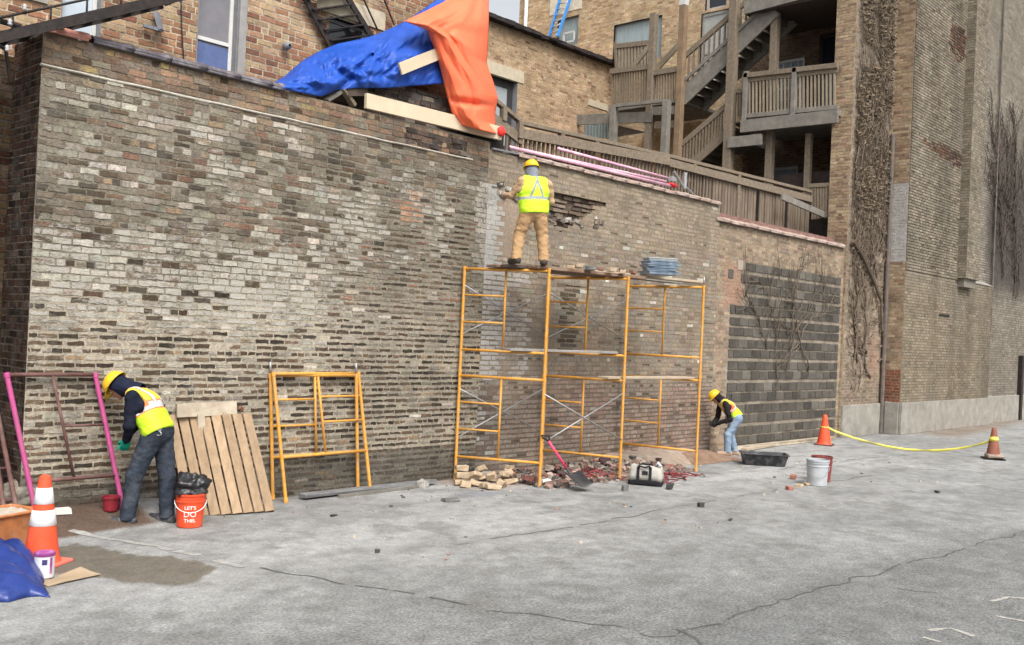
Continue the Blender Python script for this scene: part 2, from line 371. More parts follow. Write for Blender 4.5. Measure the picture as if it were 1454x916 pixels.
# ------------------------------------------------------------------ ground
WY = 10.95                      # plane of the long alley wall
def gz(x, y):
    b = .17*sst(10.0, 10.9, y)*(1-sst(5.6, 6.5, x))
    far = .0
    return b+far+.010*(fbm(np.asarray(x)*.9, np.asarray(y)*.9, 0, 5, 3)-.5)
def gzp(x, y): return float(gz(x, y))
def ground():
    xs = np.concatenate([[-90, -40, -15, -6, -2, 0, 1, 1.6], np.arange(2, 26, .05), np.arange(26, 46, .2), [48, 52, 60, 80, 140]])
    ys = np.concatenate([[-90, -40, -15, -6, -2, 0, 1, 1.5], np.arange(2, 11.1, .05), [11.4, 12, 14, 20, 40, 100]])
    X, Y = np.meshgrid(xs, ys); Z = gz(X, Y)
    Z = np.where((X < 2) | (Y < 2) | (X > 45) | (Y > 11.2), 0, Z)
    # colours: pale worn concrete-grey pavement, darker coarser lane near right, damp patch, earth by the wall
    n1 = fbm(X*.35, Y*.6, 0, 1, 5); n2 = fbm(X*1.6, Y*1.9, 0, 2, 4); n3 = fbm(X*6, Y*7, 0, 3, 3); n4 = fbm(X*.8+9, Y*2.2, 0, 4, 4)
    c = mixc((.212, .213, .207), (.288, .289, .281), sst(.33, .67, n1*.6+n2*.4))
    # near lane beyond the long seam
    s0, s1 = onZ(967, 900), onZ(1454, 755); nx, ny = (s1-s0)[1], -(s1-s0)[0]; L = math.hypot(nx, ny)
    side = ((X-s0[0])*nx+(Y-s0[1])*ny)/L+.12*(n2-.5)
    lane = sst(-.05, .15, side)
    c = mixc(c, np.broadcast_to((.135, .139, .137), c.shape), lane*.62)
    near = 1-sst(4.6, 8.6, Y+.25*(X-5)+1.4*(n1-.5))
    c = mixc(c, np.broadcast_to((.142, .145, .141), c.shape), near*.55)
    # grit
    c = c*(1+.55*(n3-.5))[..., None]
    gr = sst(.52, .72, n2*.55+n4*.45)
    c = mixc(c, np.broadcast_to((.17, .175, .172), c.shape), gr*.5*(.35+.65*np.maximum(near, lane)))
    # pale dust drifts by the scaffold
    dust = sst(.50, .66, n4)*sst(7.4, 8.4, Y)*(1-sst(10.7, 10.95, Y))*sst(7.5, 9.5, X)*(1-sst(20, 26, X))
    c = mixc(c, np.broadcast_to((.36, .36, .35), c.shape), dust*.6)
    blu = sst(.5, .62, fbm(X*.5, Y*1.4, 0, 9, 4))*sst(8.8, 9.6, Y)*(1-sst(9.8, 10.6, Y))*sst(9, 10, X)*(1-sst(12, 14, X))
    c = mixc(c, np.broadcast_to((.20, .22, .26), c.shape), blu*.6)
    # dirt gathered along the seams, tyre-worn streaks
    for ln, amt, wd in (([(967, 900), (1077, 862), (1177, 832), (1277, 805), (1454, 755)], .6, .16), ([(640, 775), (727, 760), (802, 750), (902, 732), (977, 717), (1052, 705), (1127, 692), (1237, 675)], .45, .10), ([(600, 850), (727, 870), (827, 882), (967, 900)], .4, .12), ([(225, 778), (310, 800), (450, 824), (600, 850)], .35, .15), ([(370, 807), (500, 782), (640, 775)], .3, .12)):
        q = np.array([onZ(*p)[:2] for p in ln]); dd = np.full(X.shape, 9.0)
        for a_, b_ in zip(q[:-1], q[1:]):
            t = np.clip(((X-a_[0])*(b_-a_)[0]+(Y-a_[1])*(b_-a_)[1])/((b_-a_) @ (b_-a_)), 0, 1); dd = np.minimum(dd, np.hypot(X-a_[0]-t*(b_-a_)[0], Y-a_[1]-t*(b_-a_)[1]))
        c = mixc(c, np.broadcast_to((.12, .118, .112), c.shape), amt*np.exp(-(dd/(wd*(.5+1.2*n3)))**2)*sst(.3, .62, n2))
    rut = fbm(X*.28+Y*.05, Y*2.6, 0, 12, 4); c = c*(1+.24*(rut-.5)*(.4+.6*np.maximum(near, lane)))[..., None]
    spot = sst(.62, .72, fbm(X*3.1, Y*3.4, 0, 15, 3)); c = mixc(c, np.broadcast_to((.13, .128, .12), c.shape), spot*.45)
    # damp patch
    dp = [(60, 778), (110, 772), (190, 786), (250, 791), (300, 800), (312, 806), (280, 826), (240, 835), (180, 828), (130, 818), (70, 812), (-60, 812), (-60, 780)]
    poly = np.array([onZ(*p)[:2] for p in dp]); mx, my = X+.16*(n3-.5), Y+.16*(n3-.5)+.10*(n2-.5)
    ins = np.zeros(X.shape, bool); dist = np.full(X.shape, 9.0)
    for i in range(len(poly)):
        (ax, ay), (bx, by) = poly[i], poly[(i+1) % len(poly)]
        ins ^= ((ay > my) != (by > my)) & (mx < (bx-ax)*(my-ay)/(by-ay+1e-12)+ax)
        t = np.clip(((mx-ax)*(bx-ax)+(my-ay)*(by-ay))/((bx-ax)**2+(by-ay)**2), 0, 1)
        dist = np.minimum(dist, np.hypot(mx-ax-t*(bx-ax), my-ay-t*(by-ay)))
    damp = np.where(ins, sst(0, .03, dist), 0)
    c = mixc(c, np.broadcast_to((.125, .112, .088), c.shape)*(1+.3*(n3-.5))[..., None], damp*.93)
    # bare earth strip at the left foot of the wall
    e0, e1 = onZ(110, 772), onZ(165, 752)
    ed = sst(-.03, .06, (Y-(10.1+.10*(X-4.2))+.12*(n2-.5)))*(1-sst(5.35, 5.55, X+.15*(n3-.5)))
    c = mixc(c, mixc((.06, .042, .032), (.125, .085, .062), n2), ed)
    foot = sst(10.55, 10.9, Y+.25*(n2-.5))*sst(5.3, 6, X)*(1-sst(26, 27, X)); c = mixc(c, np.broadcast_to((.16, .145, .13), c.shape), foot*.65)
    # sandy dirt under the scaffold
    sd_ = sst(9.75, 10.2, Y+.3*(n2-.5))*sst(9.9, 10.6, X)*(1-sst(17.6, 19, X)); c = mixc(c, mixc((.22, .17, .14), (.33, .27, .23), n2), sd_*.85)
    # brown litter by the tall building
    lt = sst(9.1, 9.7, Y+.6*(n2-.5)-.12*(X-30))*sst(27, 29, X); c = mixc(c, mixc((.12, .085, .06), (.27, .22, .17), n2), lt*.8)
    nx_, ny_ = len(xs), len(ys)
    P = np.stack([X, Y, Z], -1).reshape(-1, 3)
    i = np.arange(nx_-1); j = np.arange(ny_-1); I, J = np.meshgrid(i, j); a = (J*nx_+I).ravel()
    F = np.stack([a, a+1, a+nx_+1, a+nx_], 1)
    me = bpy.data.meshes.new('ground'); me.vertices.add(len(P)); me.vertices.foreach_set('co', P.ravel())
    me.loops.add(F.size); me.loops.foreach_set('vertex_index', F.ravel().astype(np.int32)); me.polygons.add(len(F)); me.polygons.foreach_set('loop_start', np.arange(0, F.size, 4, dtype=np.int32)); 
    me.polygons.foreach_set('use_smooth', [True]*len(F))
    me.update(); me.validate()
    at = me.attributes.new('gcol', 'FLOAT_COLOR', 'POINT'); cc = np.ones((len(P), 4)); cc[:, :3] = np.clip(c.reshape(-1, 3), .01, .9); at.data.foreach_set('color', cc.ravel())
    at = me.attributes.new('wet', 'FLOAT', 'POINT'); at.data.foreach_set('value', (damp).ravel())
    at = me.attributes.new('coarse', 'FLOAT', 'POINT'); at.data.foreach_set('value', np.clip(.35+.65*np.maximum(near, lane), 0, 1).ravel())
    o = bpy.data.objects.new('ground', me); COL.objects.link(o); o['kind'] = 'structure'
    m = bpy.data.materials.new('pavement'); m.use_nodes = True; nt = m.node_tree; N, L = nt.nodes, nt.links; b = N['Principled BSDF']; b.inputs['Specular IOR Level'].default_value = .22
    tc = N.new('ShaderNodeTexCoord'); a0 = N.new('ShaderNodeAttribute'); a0.attribute_name = 'gcol'; a1 = N.new('ShaderNodeAttribute'); a1.attribute_name = 'wet'; a2 = N.new('ShaderNodeAttribute'); a2.attribute_name = 'coarse'
    def nz(s, d, ro=.6):
        q = N.new('ShaderNodeTexNoise'); q.inputs['Scale'].default_value = s; q.inputs['Detail'].default_value = d; q.inputs['Roughness'].default_value = ro; L.new(tc.outputs['Object'], q.inputs['Vector']); return q
    f1 = nz(38, 3, .75); f2 = nz(9, 6, .7)
    vo = N.new('ShaderNodeTexVoronoi'); vo.inputs['Scale'].default_value = 70; L.new(tc.outputs['Object'], vo.inputs['Vector'])
    def mrng(src, a, b_, c_, d_):
        q = N.new('ShaderNodeMapRange'); q.inputs['From Min'].default_value = a; q.inputs['From Max'].default_value = b_; q.inputs['To Min'].default_value = c_; q.inputs['To Max'].default_value = d_; L.new(src, q.inputs['Value']); return q.outputs['Result']
    def mul(x, y, t='MULTIPLY', fac=1.0):
        q = N.new('ShaderNodeMix'); q.data_type = 'RGBA'; q.blend_type = t; q.inputs['Factor'].default_value = fac; L.new(x, q.inputs['A']); L.new(y, q.inputs['B']); return q
    g1 = mul(a0.outputs['Color'], mrng(f1.outputs['Fac'], .3, .7, .42, 1.55)); L.new(a2.outputs['Fac'], g1.inputs['Factor'])
    g2 = mul(g1.outputs['Result'], mrng(f2.outputs['Fac'], .3, .7, .80, 1.2))
    g3 = mul(g2.outputs['Result'], mrng(vo.outputs['Color'], 0, 1, .8, 1.2), fac=.8)
    L.new(g3.outputs['Result'], b.inputs['Base Color'])
    L.new(mrng(a1.outputs['Fac'], 0, 1, .88, .6), b.inputs['Roughness'])
    bp = N.new('ShaderNodeBump'); bp.inputs['Distance'].default_value = .012; bp.inputs['Strength'].default_value = .5
    L.new(f1.outputs['Fac'], bp.inputs['Height']); L.new(bp.outputs['Normal'], b.inputs['Normal'])
    me.materials.append(m)
    # seams and cracks, chalk marks
    cr = MB(); mk = MB()
    def strip(mb, px, wid, jit=.02, lift=.004, gapn=0.0):
        pts = [onZ(*p)[:2] for p in px]; out = []
        for (a, b_) in zip(pts[:-1], pts[1:]):
            n = max(2, int(np.linalg.norm(b_-a)/.05)); out += [a+(b_-a)*k/n for k in range(n)]
        out.append(pts[-1]); out = np.array(out); ph = random.random()*50
        t = np.gradient(out, axis=0); t /= np.linalg.norm(t, axis=1)[:, None]; nn = np.stack([-t[:, 1], t[:, 0]], 1)
        s = np.arange(len(out)); out = out+nn*((fbm(s*.14+ph, 0, 0, 3, 5)-.5)*4*jit)[:, None]
        ww = wid*(.35+1.3*fbm(s*.4+ph, 3, 0, 8, 3))
        vs = []
        for q, d, w_ in zip(out, nn, ww):
            for sg in (-1, 1):
                p = q+d*sg*w_/2; vs.append((p[0], p[1], gzp(p[0], p[1])+lift))
        fs = [(2*i, 2*i+1, 2*i+3, 2*i+2) for i in range(len(out)-1) if not gapn or vn(i*.3+ph, 1, 0, 4) > gapn]
        mb.add(vs, [f[::-1] for f in fs])
    strip(cr, [(967, 900), (1077, 862), (1177, 832), (1277, 805), (1454, 755)], .017, .06, gapn=.18)
    strip(cr, [(690, 868), (727, 870), (827, 882), (927, 902), (967, 900)], .014, .06, gapn=.35)
    strip(cr, [(960, 893), (985, 905), (1000, 925)], .02, .02)
    strip(cr, [(640, 775), (727, 760), (802, 750), (902, 732), (977, 717), (1052, 705), (1127, 692), (1237, 675)], .015, .05, gapn=.35)
    strip(cr, [(1240, 832), (1290, 838), (1330, 842)], .012, .03, gapn=.3)
    strip(cr, [(370, 807), (450, 822), (550, 838), (660, 860)], .02, .04, gapn=.35)
    strip(cr, [(1100, 668), (1180, 655), (1330, 643)], .02, .03, gapn=.45)
    o2 = cr.build('pavement_crack', mat('crack', (.10, .10, .096), .95, var=.4)); o2['kind'] = 'structure'
    for l in ([(1375, 868), (1454, 882)], [(1405, 854), (1430, 848), (1470, 852)], [(1320, 896), (1350, 893), (1382, 904)], [(1310, 905), (1335, 912)]):
        strip(mk, l, .045, .02, gapn=.38)
    o3 = mk.build('road_marking', mat('chalk', (.36, .345, .31), .9, var=.35, vscale=20, dirt=(.24, .24, .23), dirt_amt=.8, dscale=12)); o3['kind'] = 'structure'
    ck = MB()
    strip(ck, [(105, 757), (165, 766), (225, 775), (310, 797), (345, 806)], .09, .04, gapn=.25)
    o4 = ck.build('mortar_spill', mat('pale_mortar', (.31, .305, .285), .9, var=.3, vscale=12, dirt=(.26, .26, .25), dirt_amt=.7, dscale=8)); o4['kind'] = 'structure'
ground()
MBRICK = mat('old_brick', attr=True, rough=.92, var=.34, vscale=26, bump=.6, bscale=55, dirt=(.13, .12, .105), dirt_amt=.5, dscale=6, wash=(.395, .375, .33), blot=(.9, .28))
MBRICK2 = mat('clean_brick', attr=True, rough=.9, var=.24, vscale=20, bump=.4, bscale=50, wash=(.40, .385, .36), blot=(1.3, .20), dirt=(.17, .14, .11), dirt_amt=.35, dscale=4)
MCONC = mat('concrete', (.285, .268, .235), .9, var=.2, vscale=3, bump=.35, bscale=30, dirt=(.17, .155, .13), dirt_amt=.55, dscale=2)
TILE = mat('clay_tile', (.31, .225, .185), .7, var=.35, vscale=7, bump=.3, dirt=(.44, .40, .37), dirt_amt=.7, dscale=5)
DTILE = mat('dark_tile', (.085, .075, .085), .5, var=.35, vscale=9, bump=.3, dirt=(.34, .32, .32), dirt_amt=.55, dscale=7)

# ------------------------------------------------------------------ long old wall, left part
BR_DARK = (.070, .053, .040); BR_BLACK = (.043, .038, .032); BR_BROWN = (.135, .100, .073); BR_RED = (.19, .108, .08); BR_GREY = (.212, .202, .172)
BR_WHITE = (.52, .51, .475); BR_TAN = (.27, .205, .14); BR_YEL = (.32, .25, .135); BR_PINK = (.34, .19, .14)
def pal_old(u, v, r):
    n = len(u); x = u+4.2
    big = fbm(x*.7, v*1.1, 0, 21, 4); med = fbm(x*2.2, v*3.0, 0, 22, 3)
    top = sst(4.9, 4.97, v); low = 1-sst(2.25, 2.75, v+.7*(big-.5)); pale = sst(2.0, 2.35, v)*(1-sst(3.0, 3.5, v))*(1-sst(7.2, 9.2, x+1.5*(big-.5)))
    pale = np.clip(pale+.9*sst(.56, .66, big)*sst(2.6, 3.2, v), 0, 1)
    pale = np.maximum(pale, .55*(sst(1.9, 2.2, v)*(1-sst(2.5, 2.9, v))*(1-sst(8.5, 10, x))))
    pw = np.clip(.08+.14*(1-sst(7.6, 8.8, x))+.40*pale+.16*(med-.5)*2*(1-low)-.10*low-.06*sst(8, 9.5, x), .012, .85)
    A = pick(r, n, [BR_DARK, BR_BLACK, BR_BROWN, BR_RED, BR_GREY, BR_TAN, (.17, .150, .125)], [1.5, .7, 2.3, .7, 4.0, .7, 3.0])
    A = mixc(A, pick(r, n, [BR_BROWN, BR_DARK, BR_BLACK, BR_GREY, BR_TAN], [2.6, 3.2, 1.8, 1.0, .4]), (r.random(n) < low).astype(float))
    T = pick(r, n, [(.17, .125, .095), BR_TAN, BR_YEL, (.19, .17, .145), BR_DARK, (.24, .16, .12)], [3, 1.6, .35, 3.2, .8, 1.2])
    A = mixc(A, T, (r.random(n) < top).astype(float))
    wh = (r.random(n) < pw*(1-top))
    Wc = pick(r, n, [BR_WHITE, (.42, .415, .38), (.33, .335, .31)], [1.0, 1.5, 1.5])
    A = mixc(A, Wc, wh*r.uniform(.6, 1, n))
    # washed grey film left by old paint
    A = mixc(A, np.broadcast_to((.225, .214, .186), A.shape), (1-low)*(1-top)*(.16+.24*sst(.4, .6, med)))
    # right part greyer and darker, soot at foot
    A = A*(1-.14*sst(7.4, 9.2, x)*(1-top))[:, None]
    stain = sst(.5, .66, fbm(x*.9, v*.8, 0, 31, 3))*sst(2.6, 3.2, v)*(1-sst(4.2, 4.6, v)); A = A*(1-.28*stain*(1-pale*.6))[:, None]
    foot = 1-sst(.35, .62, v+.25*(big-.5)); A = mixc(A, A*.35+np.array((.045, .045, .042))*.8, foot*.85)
    # middle band and right end: joints smeared over, bricks show as dark slivers
    sl = sst(7.0, 8.6, x+1.2*(big-.5))*sst(2.2, 2.7, v)*(1-sst(3.9, 4.6, v+.8*(med-.5)))*(r.random(n) < .85)
    sl = np.maximum(sl, .75*sst(3.0, 3.5, v)*(1-sst(4.7, 4.95, v))*(r.random(n) < .35))
    pd_ = (r.random(n) < .13)*pale*(v < 3.6); A = mixc(A, pick(r, n, [BR_DARK, BR_BROWN, BR_BLACK], [2, 1.5, 1]), pd_)
    A = mixc(A, pick(r, n, [BR_DARK, BR_BLACK, BR_BROWN, (.17, .16, .13), (.21, .20, .17), BR_RED], [1.6, 1.2, 1.3, 1.6, 1.2, .4]), sl*(~wh))
    op = ((x > 9.35) & (x < 9.75) & (v > 3.85) & (v < 4.3)); A[op] = pick(r, op.sum(), [(.34, .20, .135), (.31, .21, .15)], [1, 1]); cm = (np.abs(x-11.05+.25*(fbm(x*4, v*5, 0, 81, 3)-.5)) < .20) & (v > 3.2) & (v < 4.62); A[cm] = np.array((.31, .305, .285))*r.uniform(.88, 1.1, (cm.sum(), 1)); hcm = cm
    hsc = 1-.24*low*r.random(n)-.22*low-.10*r.random(n)-sl*(.28+.30*r.random(n))*(~wh); hsc = hsc*np.where(wh, 1.03, 1)
    hsc = hsc*(1-.12*sst(7.8, 9, x)*(v < 4.2))
    hsc = np.where(hcm, 1.1, hsc); out = r.uniform(.002, .010, n)-.003*low*r.random(n); out = np.where(hcm, .012, out)
    keep = r.random(n) > .006
    wsh = np.clip(.20+.40*pale*(1-.3*low)+.30*(med-.45)*(1-low)+.20*low-.2*foot-.35*top-.10*sst(8, 9.5, x), 0, .8)*np.where(A.mean(1) < .075, .45, 1)
    A = A*np.array((1.0, .925, .845)); A = np.concatenate([A, wsh[:, None]], 1)
    return A, hsc, out, keep
def mort_old(u, v, r):
    x = u+4.2; big = fbm(x*.7, v*1.1, 0, 21, 4); med = fbm(x*3, v*4, 0, 41, 3)
    low = 1-sst(2.2, 3.3, v+.7*(big-.5)); c = mixc((.185, .176, .148), (.345, .328, .28), np.clip(low*1.05+.6*(med-.5), 0, 1)); c = mixc(c, np.broadcast_to((.215, .205, .175), c.shape), .8*sst(7.0, 8.6, x)*sst(2.2, 2.7, v))
    c = mixc(c, np.broadcast_to((.20, .16, .12), c.shape), sst(4.9, 5, v)*.7)
    c = mixc(c, np.broadcast_to((.20, .19, .163), c.shape), sst(7.8, 9.3, x)*.45)
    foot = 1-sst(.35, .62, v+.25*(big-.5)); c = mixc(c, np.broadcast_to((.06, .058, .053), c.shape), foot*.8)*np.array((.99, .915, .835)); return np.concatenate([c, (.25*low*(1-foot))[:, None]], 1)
X0 = 4.22; XJ = 11.1; XK = 18.08; XL = 24.32
wl = MB()
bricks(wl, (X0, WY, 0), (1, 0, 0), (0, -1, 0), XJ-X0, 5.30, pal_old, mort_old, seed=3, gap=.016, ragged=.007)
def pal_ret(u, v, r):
    n = len(u); A = pick(r, n, [(.034, .020, .015), (.048, .029, .021), (.022, .016, .013), (.062, .041, .03)], [2, 2, 1.4, .6]); return A, np.full(n, .95), r.uniform(.002, .008, n), r.random(n) > .005  # dark brown end-face brick, with the shade on it put into the colour
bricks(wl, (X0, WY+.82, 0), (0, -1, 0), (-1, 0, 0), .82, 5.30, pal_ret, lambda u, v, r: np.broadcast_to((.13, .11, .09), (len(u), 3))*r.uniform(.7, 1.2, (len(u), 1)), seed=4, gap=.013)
wl.box2((X0+.006, WY+.006, -.2), (XJ+.02, WY+.33, 5.298), (.2, .17, .14))
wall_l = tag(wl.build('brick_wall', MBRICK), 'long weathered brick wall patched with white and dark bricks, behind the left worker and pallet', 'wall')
lg = MB()
def ledge(u, t):
    a = t*2*PI; x = X0-.02+u*(10.75-X0); wob = .010*(float(vn(x*3, 0, 0, 6))-.5)
    return V3(x, WY-.006-.030*max(0, math.cos(a))*max(0, 1.5*float(fbm(x*2.2, 1, 0, 7, 4))-.1), 4.945+.016*math.sin(a)+wob+.02*(u-.5)*.5)
lg.grid(ledge, 150, 8); lg.build('mortar_ledge', mat('pale_mortar2', (.44, .41, .35), .9, var=.25, vscale=12), wall_l, smooth=True)
def coping(mb, x0, x1, z, y, tl=.46, r=.075, depth=.34, tilt=.0, zr=0.0):
    x = x0; k = 0
    while x < x1-.05:
        e = min(x+tl, x1); dz = zr*(x-x0); yy = y+random.uniform(-.006, .006); zz = z+dz+random.uniform(-.006, .006)
        def f(u, v, x=x, e=e, yy=yy, zz=zz):
            a = PI*v; rr = r*(1.0+.10*(u > .86)); return V3(x+u*(e-x+.01), yy+depth/2-(depth/2+.02)*math.cos(a)*(1+.05*(u > .86)), zz-.02+rr*math.sin(a)*1.1)
        mb.grid(f, 8, 10); 
        mb.add([V3(x, yy-.02, zz-.05), V3(e-.01, yy-.02, zz-.05), V3(e-.01, yy-.02, zz-.018), V3(x, yy-.02, zz-.018)], [(0, 1, 2, 3)])
        x = e; k += 1
cp = MB(); coping(cp, 4.75, 7.25, 5.335, WY-.03); cp.build('coping', DTILE, wall_l, smooth=True, solid=.02)
cp = MB(); coping(cp, X0-.02, 4.72, 5.34, WY-.03, .5); cp.build('coping', mat('pink_tile', (.42, .20, .155), .75, var=.3), wall_l, smooth=True, solid=.02)
# broken masonry left standing above wall under the tarps
def pal_rub(u, v, r):
    n = len(u); return pick(r, n, [(.05, .04, .035), (.11, .075, .06), (.08, .06, .05), (.2, .17, .14)], [2, 2, 2, 1]), np.full(n, .95), r.uniform(.0, .03, n), r.random(n) > .08
rb = MB(); bricks(rb, (8.75, 11.18, 5.25), (1, 0, 0), (0, -1, 0), 2.0, .62, pal_rub, lambda u, v, r: np.broadcast_to((.12, .11, .10), (len(u), 3))*r.uniform(.6, 1.3, (len(u), 1)), seed=6)
rb.box2((8.76, 11.186, 5.2), (10.74, 11.5, 5.86), (.12, .11, .1))
bricks(rb, (9.35, WY-.004, 4.98), (1, 0, 0), (0, -1, 0), 1.25, .24, pal_rub, lambda u, v, r: np.broadcast_to((.06, .05, .045), (len(u), 3))*r.uniform(.6, 1.3, (len(u), 1)), seed=7)
rb.build('broken_masonry', MBRICK, wall_l)

# ------------------------------------------------------------------ middle wall, tan bricks, with the opened hole
def pal_tan(u, v, r):
    n = len(u); x = u+XJ; big = fbm(x*.8, v*1.2, 0, 51, 4); med = fbm(x*2.5, v*3, 0, 52, 3)
    A = pick(r, n, [(.245, .195, .143), (.22, .175, .13), (.27, .22, .165), (.175, .135, .102), (.23, .205, .162), (.46, .43, .37)], [3, 2.6, 2.0, .9, 3.0, .28], .13)
    up = sst(3.9, 4.4, v+.3*(big-.5)); A = mixc(A, pick(r, n, [(.275, .225, .165), (.255, .21, .155), (.29, .24, .18)], [2, 2, 1], .06), up*(r.random(n) < .9))
    low = 1-sst(1.0, 1.9, v+.8*(big-.5)); A = mixc(A, pick(r, n, [(.25, .175, .14), (.20, .145, .115), (.27, .22, .18)], [2, 1.5, 1]), low)
    gs = sst(.5, .62, med)*(1-up); A = mixc(A, np.broadcast_to((.215, .19, .165), A.shape), gs*.6)
    sm = (1-sst(12.3, 13.2, x))*(1-sst(2.6, 3.2, v)); A = mixc(A, np.broadcast_to((.235, .195, .16), A.shape), sm*.65)
    dk = (x > 13.0) & (x < 13.5) & (v > 1.9) & (v < 3.2); A[dk] = A[dk]*.38
    blk = (x < 11.55) & (v < 3.4); A[blk] = mixc(A[blk], pick(r, blk.sum(), [(.09, .07, .06), (.40, .39, .37), (.22, .2, .18), (.13, .1, .08)], [2, 1.3, 2, 1]), .85)
    pl = sst(.52, .62, fbm(x*1.4, v*1.2, 0, 57, 3))*(x < 12.2)*(v < 3.3); A = mixc(A, np.broadcast_to((.37, .355, .33), A.shape), pl*.75)
    hsc = 1-.30*r.random(n)-.10*low; out = r.uniform(.0005, .006, n)-.0015*up; sl = (r.random(n) < .055*(1-up*.6)); A[sl] = A[sl]*.38; hsc = np.where(sl, .35, hsc)
    cm = (x < 11.1+.30*fbm(x*4, v*5, 0, 82, 3)+.05) & (v > 3.15) & (v < 4.65); A[cm] = np.array((.31, .305, .285))*r.uniform(.88, 1.1, (cm.sum(), 1)); hsc = np.where(cm, 1.1, hsc)
    # ragged opening where bricks have been taken out
    hx, hz = x-13.0, v-4.55
    hole = (hx > -1.55) & (hx < 1.15) & (hz < .13) & (hz > -.44+.50*np.abs(hx+.05)+.12*(r.random(n)-.5))
    hole |= (x > 11.35) & (x < 12.0) & (v > 3.55) & (v < 4.5) & (np.abs(x-11.68) < .16+.12*r.random(n))
    back = hole & (r.random(n) < .75)
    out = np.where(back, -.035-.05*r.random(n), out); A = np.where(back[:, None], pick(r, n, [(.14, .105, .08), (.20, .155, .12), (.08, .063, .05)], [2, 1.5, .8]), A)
    keep = ((r.random(n) > .008) & ~hole) | back
    hsc = np.where(back, .6+.3*r.random(n), hsc)
    wsh = .75*np.exp(-((x-11.25)/.42)**2)*sst(1.2, 1.8, v)*(1-sst(4.2, 4.6, v))+.12; wsh = np.where(back, 0, wsh); A = np.concatenate([A, wsh[:, None]], 1)
    return A, hsc, out, keep
def mort_tan(u, v, r):
    x = u+XJ; big = fbm(x*.8, v*1.2, 0, 51, 4); n = len(u)
    c = mixc((.180, .146, .108), (.225, .185, .138), big); low = 1-sst(1.0, 1.9, v+.8*(big-.5)); c = mixc(c, np.broadcast_to((.10, .075, .06), c.shape), low*.75)
    hx, hz = x-13.0, v-4.55; hole = (hx > -1.55) & (hx < 1.15) & (hz < .16) & (hz > -.47+.50*np.abs(hx+.05)); c = np.where(hole[:, None], np.nan, c); h2 = (x > 11.38) & (x < 11.95) & (v > 3.6) & (v < 4.45) & (np.abs(x-11.68) < .10+.10*np.sin(v*9)); c = np.where(h2[:, None], np.nan, c); pl = (np.abs(x-11.7) < .35) & (v > 3.5) & (v < 4.6); return np.where(pl[:, None], np.array((.27, .215, .165)), np.where(((x < 11.35) & (v > 3.15) & (v < 4.65))[:, None], np.array((.30, .295, .275)), c))
wm = MB(); OFF = .0
bricks(wm, (XJ, WY+OFF, 0), (1, 0, 0), (0, -1, 0), XK-XJ, 5.18, pal_tan, mort_tan, seed=8, gap=.011, base=OFF, hdr=6, cell=.075, back=.11)
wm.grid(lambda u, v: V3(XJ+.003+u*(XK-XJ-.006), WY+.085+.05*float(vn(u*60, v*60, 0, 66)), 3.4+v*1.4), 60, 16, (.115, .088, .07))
wm.box2((XJ+.003, WY+.20, -.2), (XK-.003, WY+.34, 5.178), (.2, .17, .14))
# end of the old wall that shows in the opened patch
wall_m = tag(wm.build('brick_wall', MBRICK2), 'tan brick wall with a ragged hole of missing bricks behind the scaffold', 'wall')
pc = MB()
def patch(u, v):
    z = 3.25+1.38*v; wv = (.24+.07*math.sin(z*3)+.10*(float(vn(z*4, 1, 0, 3))-.5))*(.35+.65*min(1, 4*v*(1-v)+.3)); xc = 11.16+.05*math.sin(z*2.1)
    return V3(xc+(u-.5)*2*wv*(.75+.5*float(vn(z*5, 2+(u > .5), 0, 5))), WY-.016-.012*float(vn(u*6, z*6, 0, 4))*math.sin(PI*min(max(u, .0), 1)), z)
cp = MB(); coping(cp, 11.75, XK-.05, 5.21, WY-.03, .42, .06); cp.build('coping', TILE, wall_m, smooth=True, solid=.02)
fl = MB(); fl.beam((11.15, WY-.02, 5.20), (12.1, WY-.02, 5.22), .05, .03); fl.build('flashing', mat('lead_flashing', (.16, .16, .17), .5), wall_m)
cb = MB()
for k in range(46):
    x = random.uniform(11.3, 12.1) if k < 22 else random.uniform(12.0, 14.1); z = 4.45+.25*random.random() if k < 22 else 4.22+.2*random.random()
    cb.box((x, WY-.005, z), (random.uniform(.05, .16), .05, random.uniform(.03, .07)), Matrix.Rotation(random.uniform(-.3, .3), 3, 'Y'), random.choice([(.3, .28, .25), (.1, .09, .08), (.2, .16, .13), (.4, .38, .35)]), jit=.008)
cb.build('loose_mortar', MBRICK2, wall_m)

# ------------------------------------------------------------------ blocked-up wall
ZB = 4.86
def in_block(x, v):
    le = np.where(v > 3.72, 19.1, np.where(v > 3.12, 19.3, 18.72)); return (x > le) & (x < 24.15) & (v < 4.12)
def pal_blkb(u, v, r):
    n = len(u); x = u+XK
    A = pick(r, n, [(.29, .215, .15), (.25, .19, .135), (.33, .25, .175), (.2, .145, .105)], [2, 2, 1, .8])
    rd = (np.abs(x-18.95) < .5)*sst(2.9, 3.2, v)*(1-sst(3.9, 4.2, v)); A = mixc(A, np.broadcast_to((.36, .20, .14), A.shape), rd*.7)
    return A, np.full(n, .93), r.uniform(.001, .007, n), ~in_block(x, v) & (r.random(n) > .01)
def mort_blk(u, v, r):
    x = u+XK; c = np.broadcast_to((.28, .24, .19), (len(u), 3))*r.uniform(.8, 1.15, (len(u), 1)); b = in_block(x, v); return np.where(b[:, None], np.array((.25, .215, .17))*r.uniform(.75, 1.1, (len(u), 1)), c)
wb = MB(); WB = WY+.06
bricks(wb, (XK, WB, 0), (1, 0, 0), (0, -1, 0), XL-XK, ZB, pal_blkb, mort_blk, seed=12, gap=.012, hdr=6)
rB = np.random.default_rng(5)
z = .06; k = 0
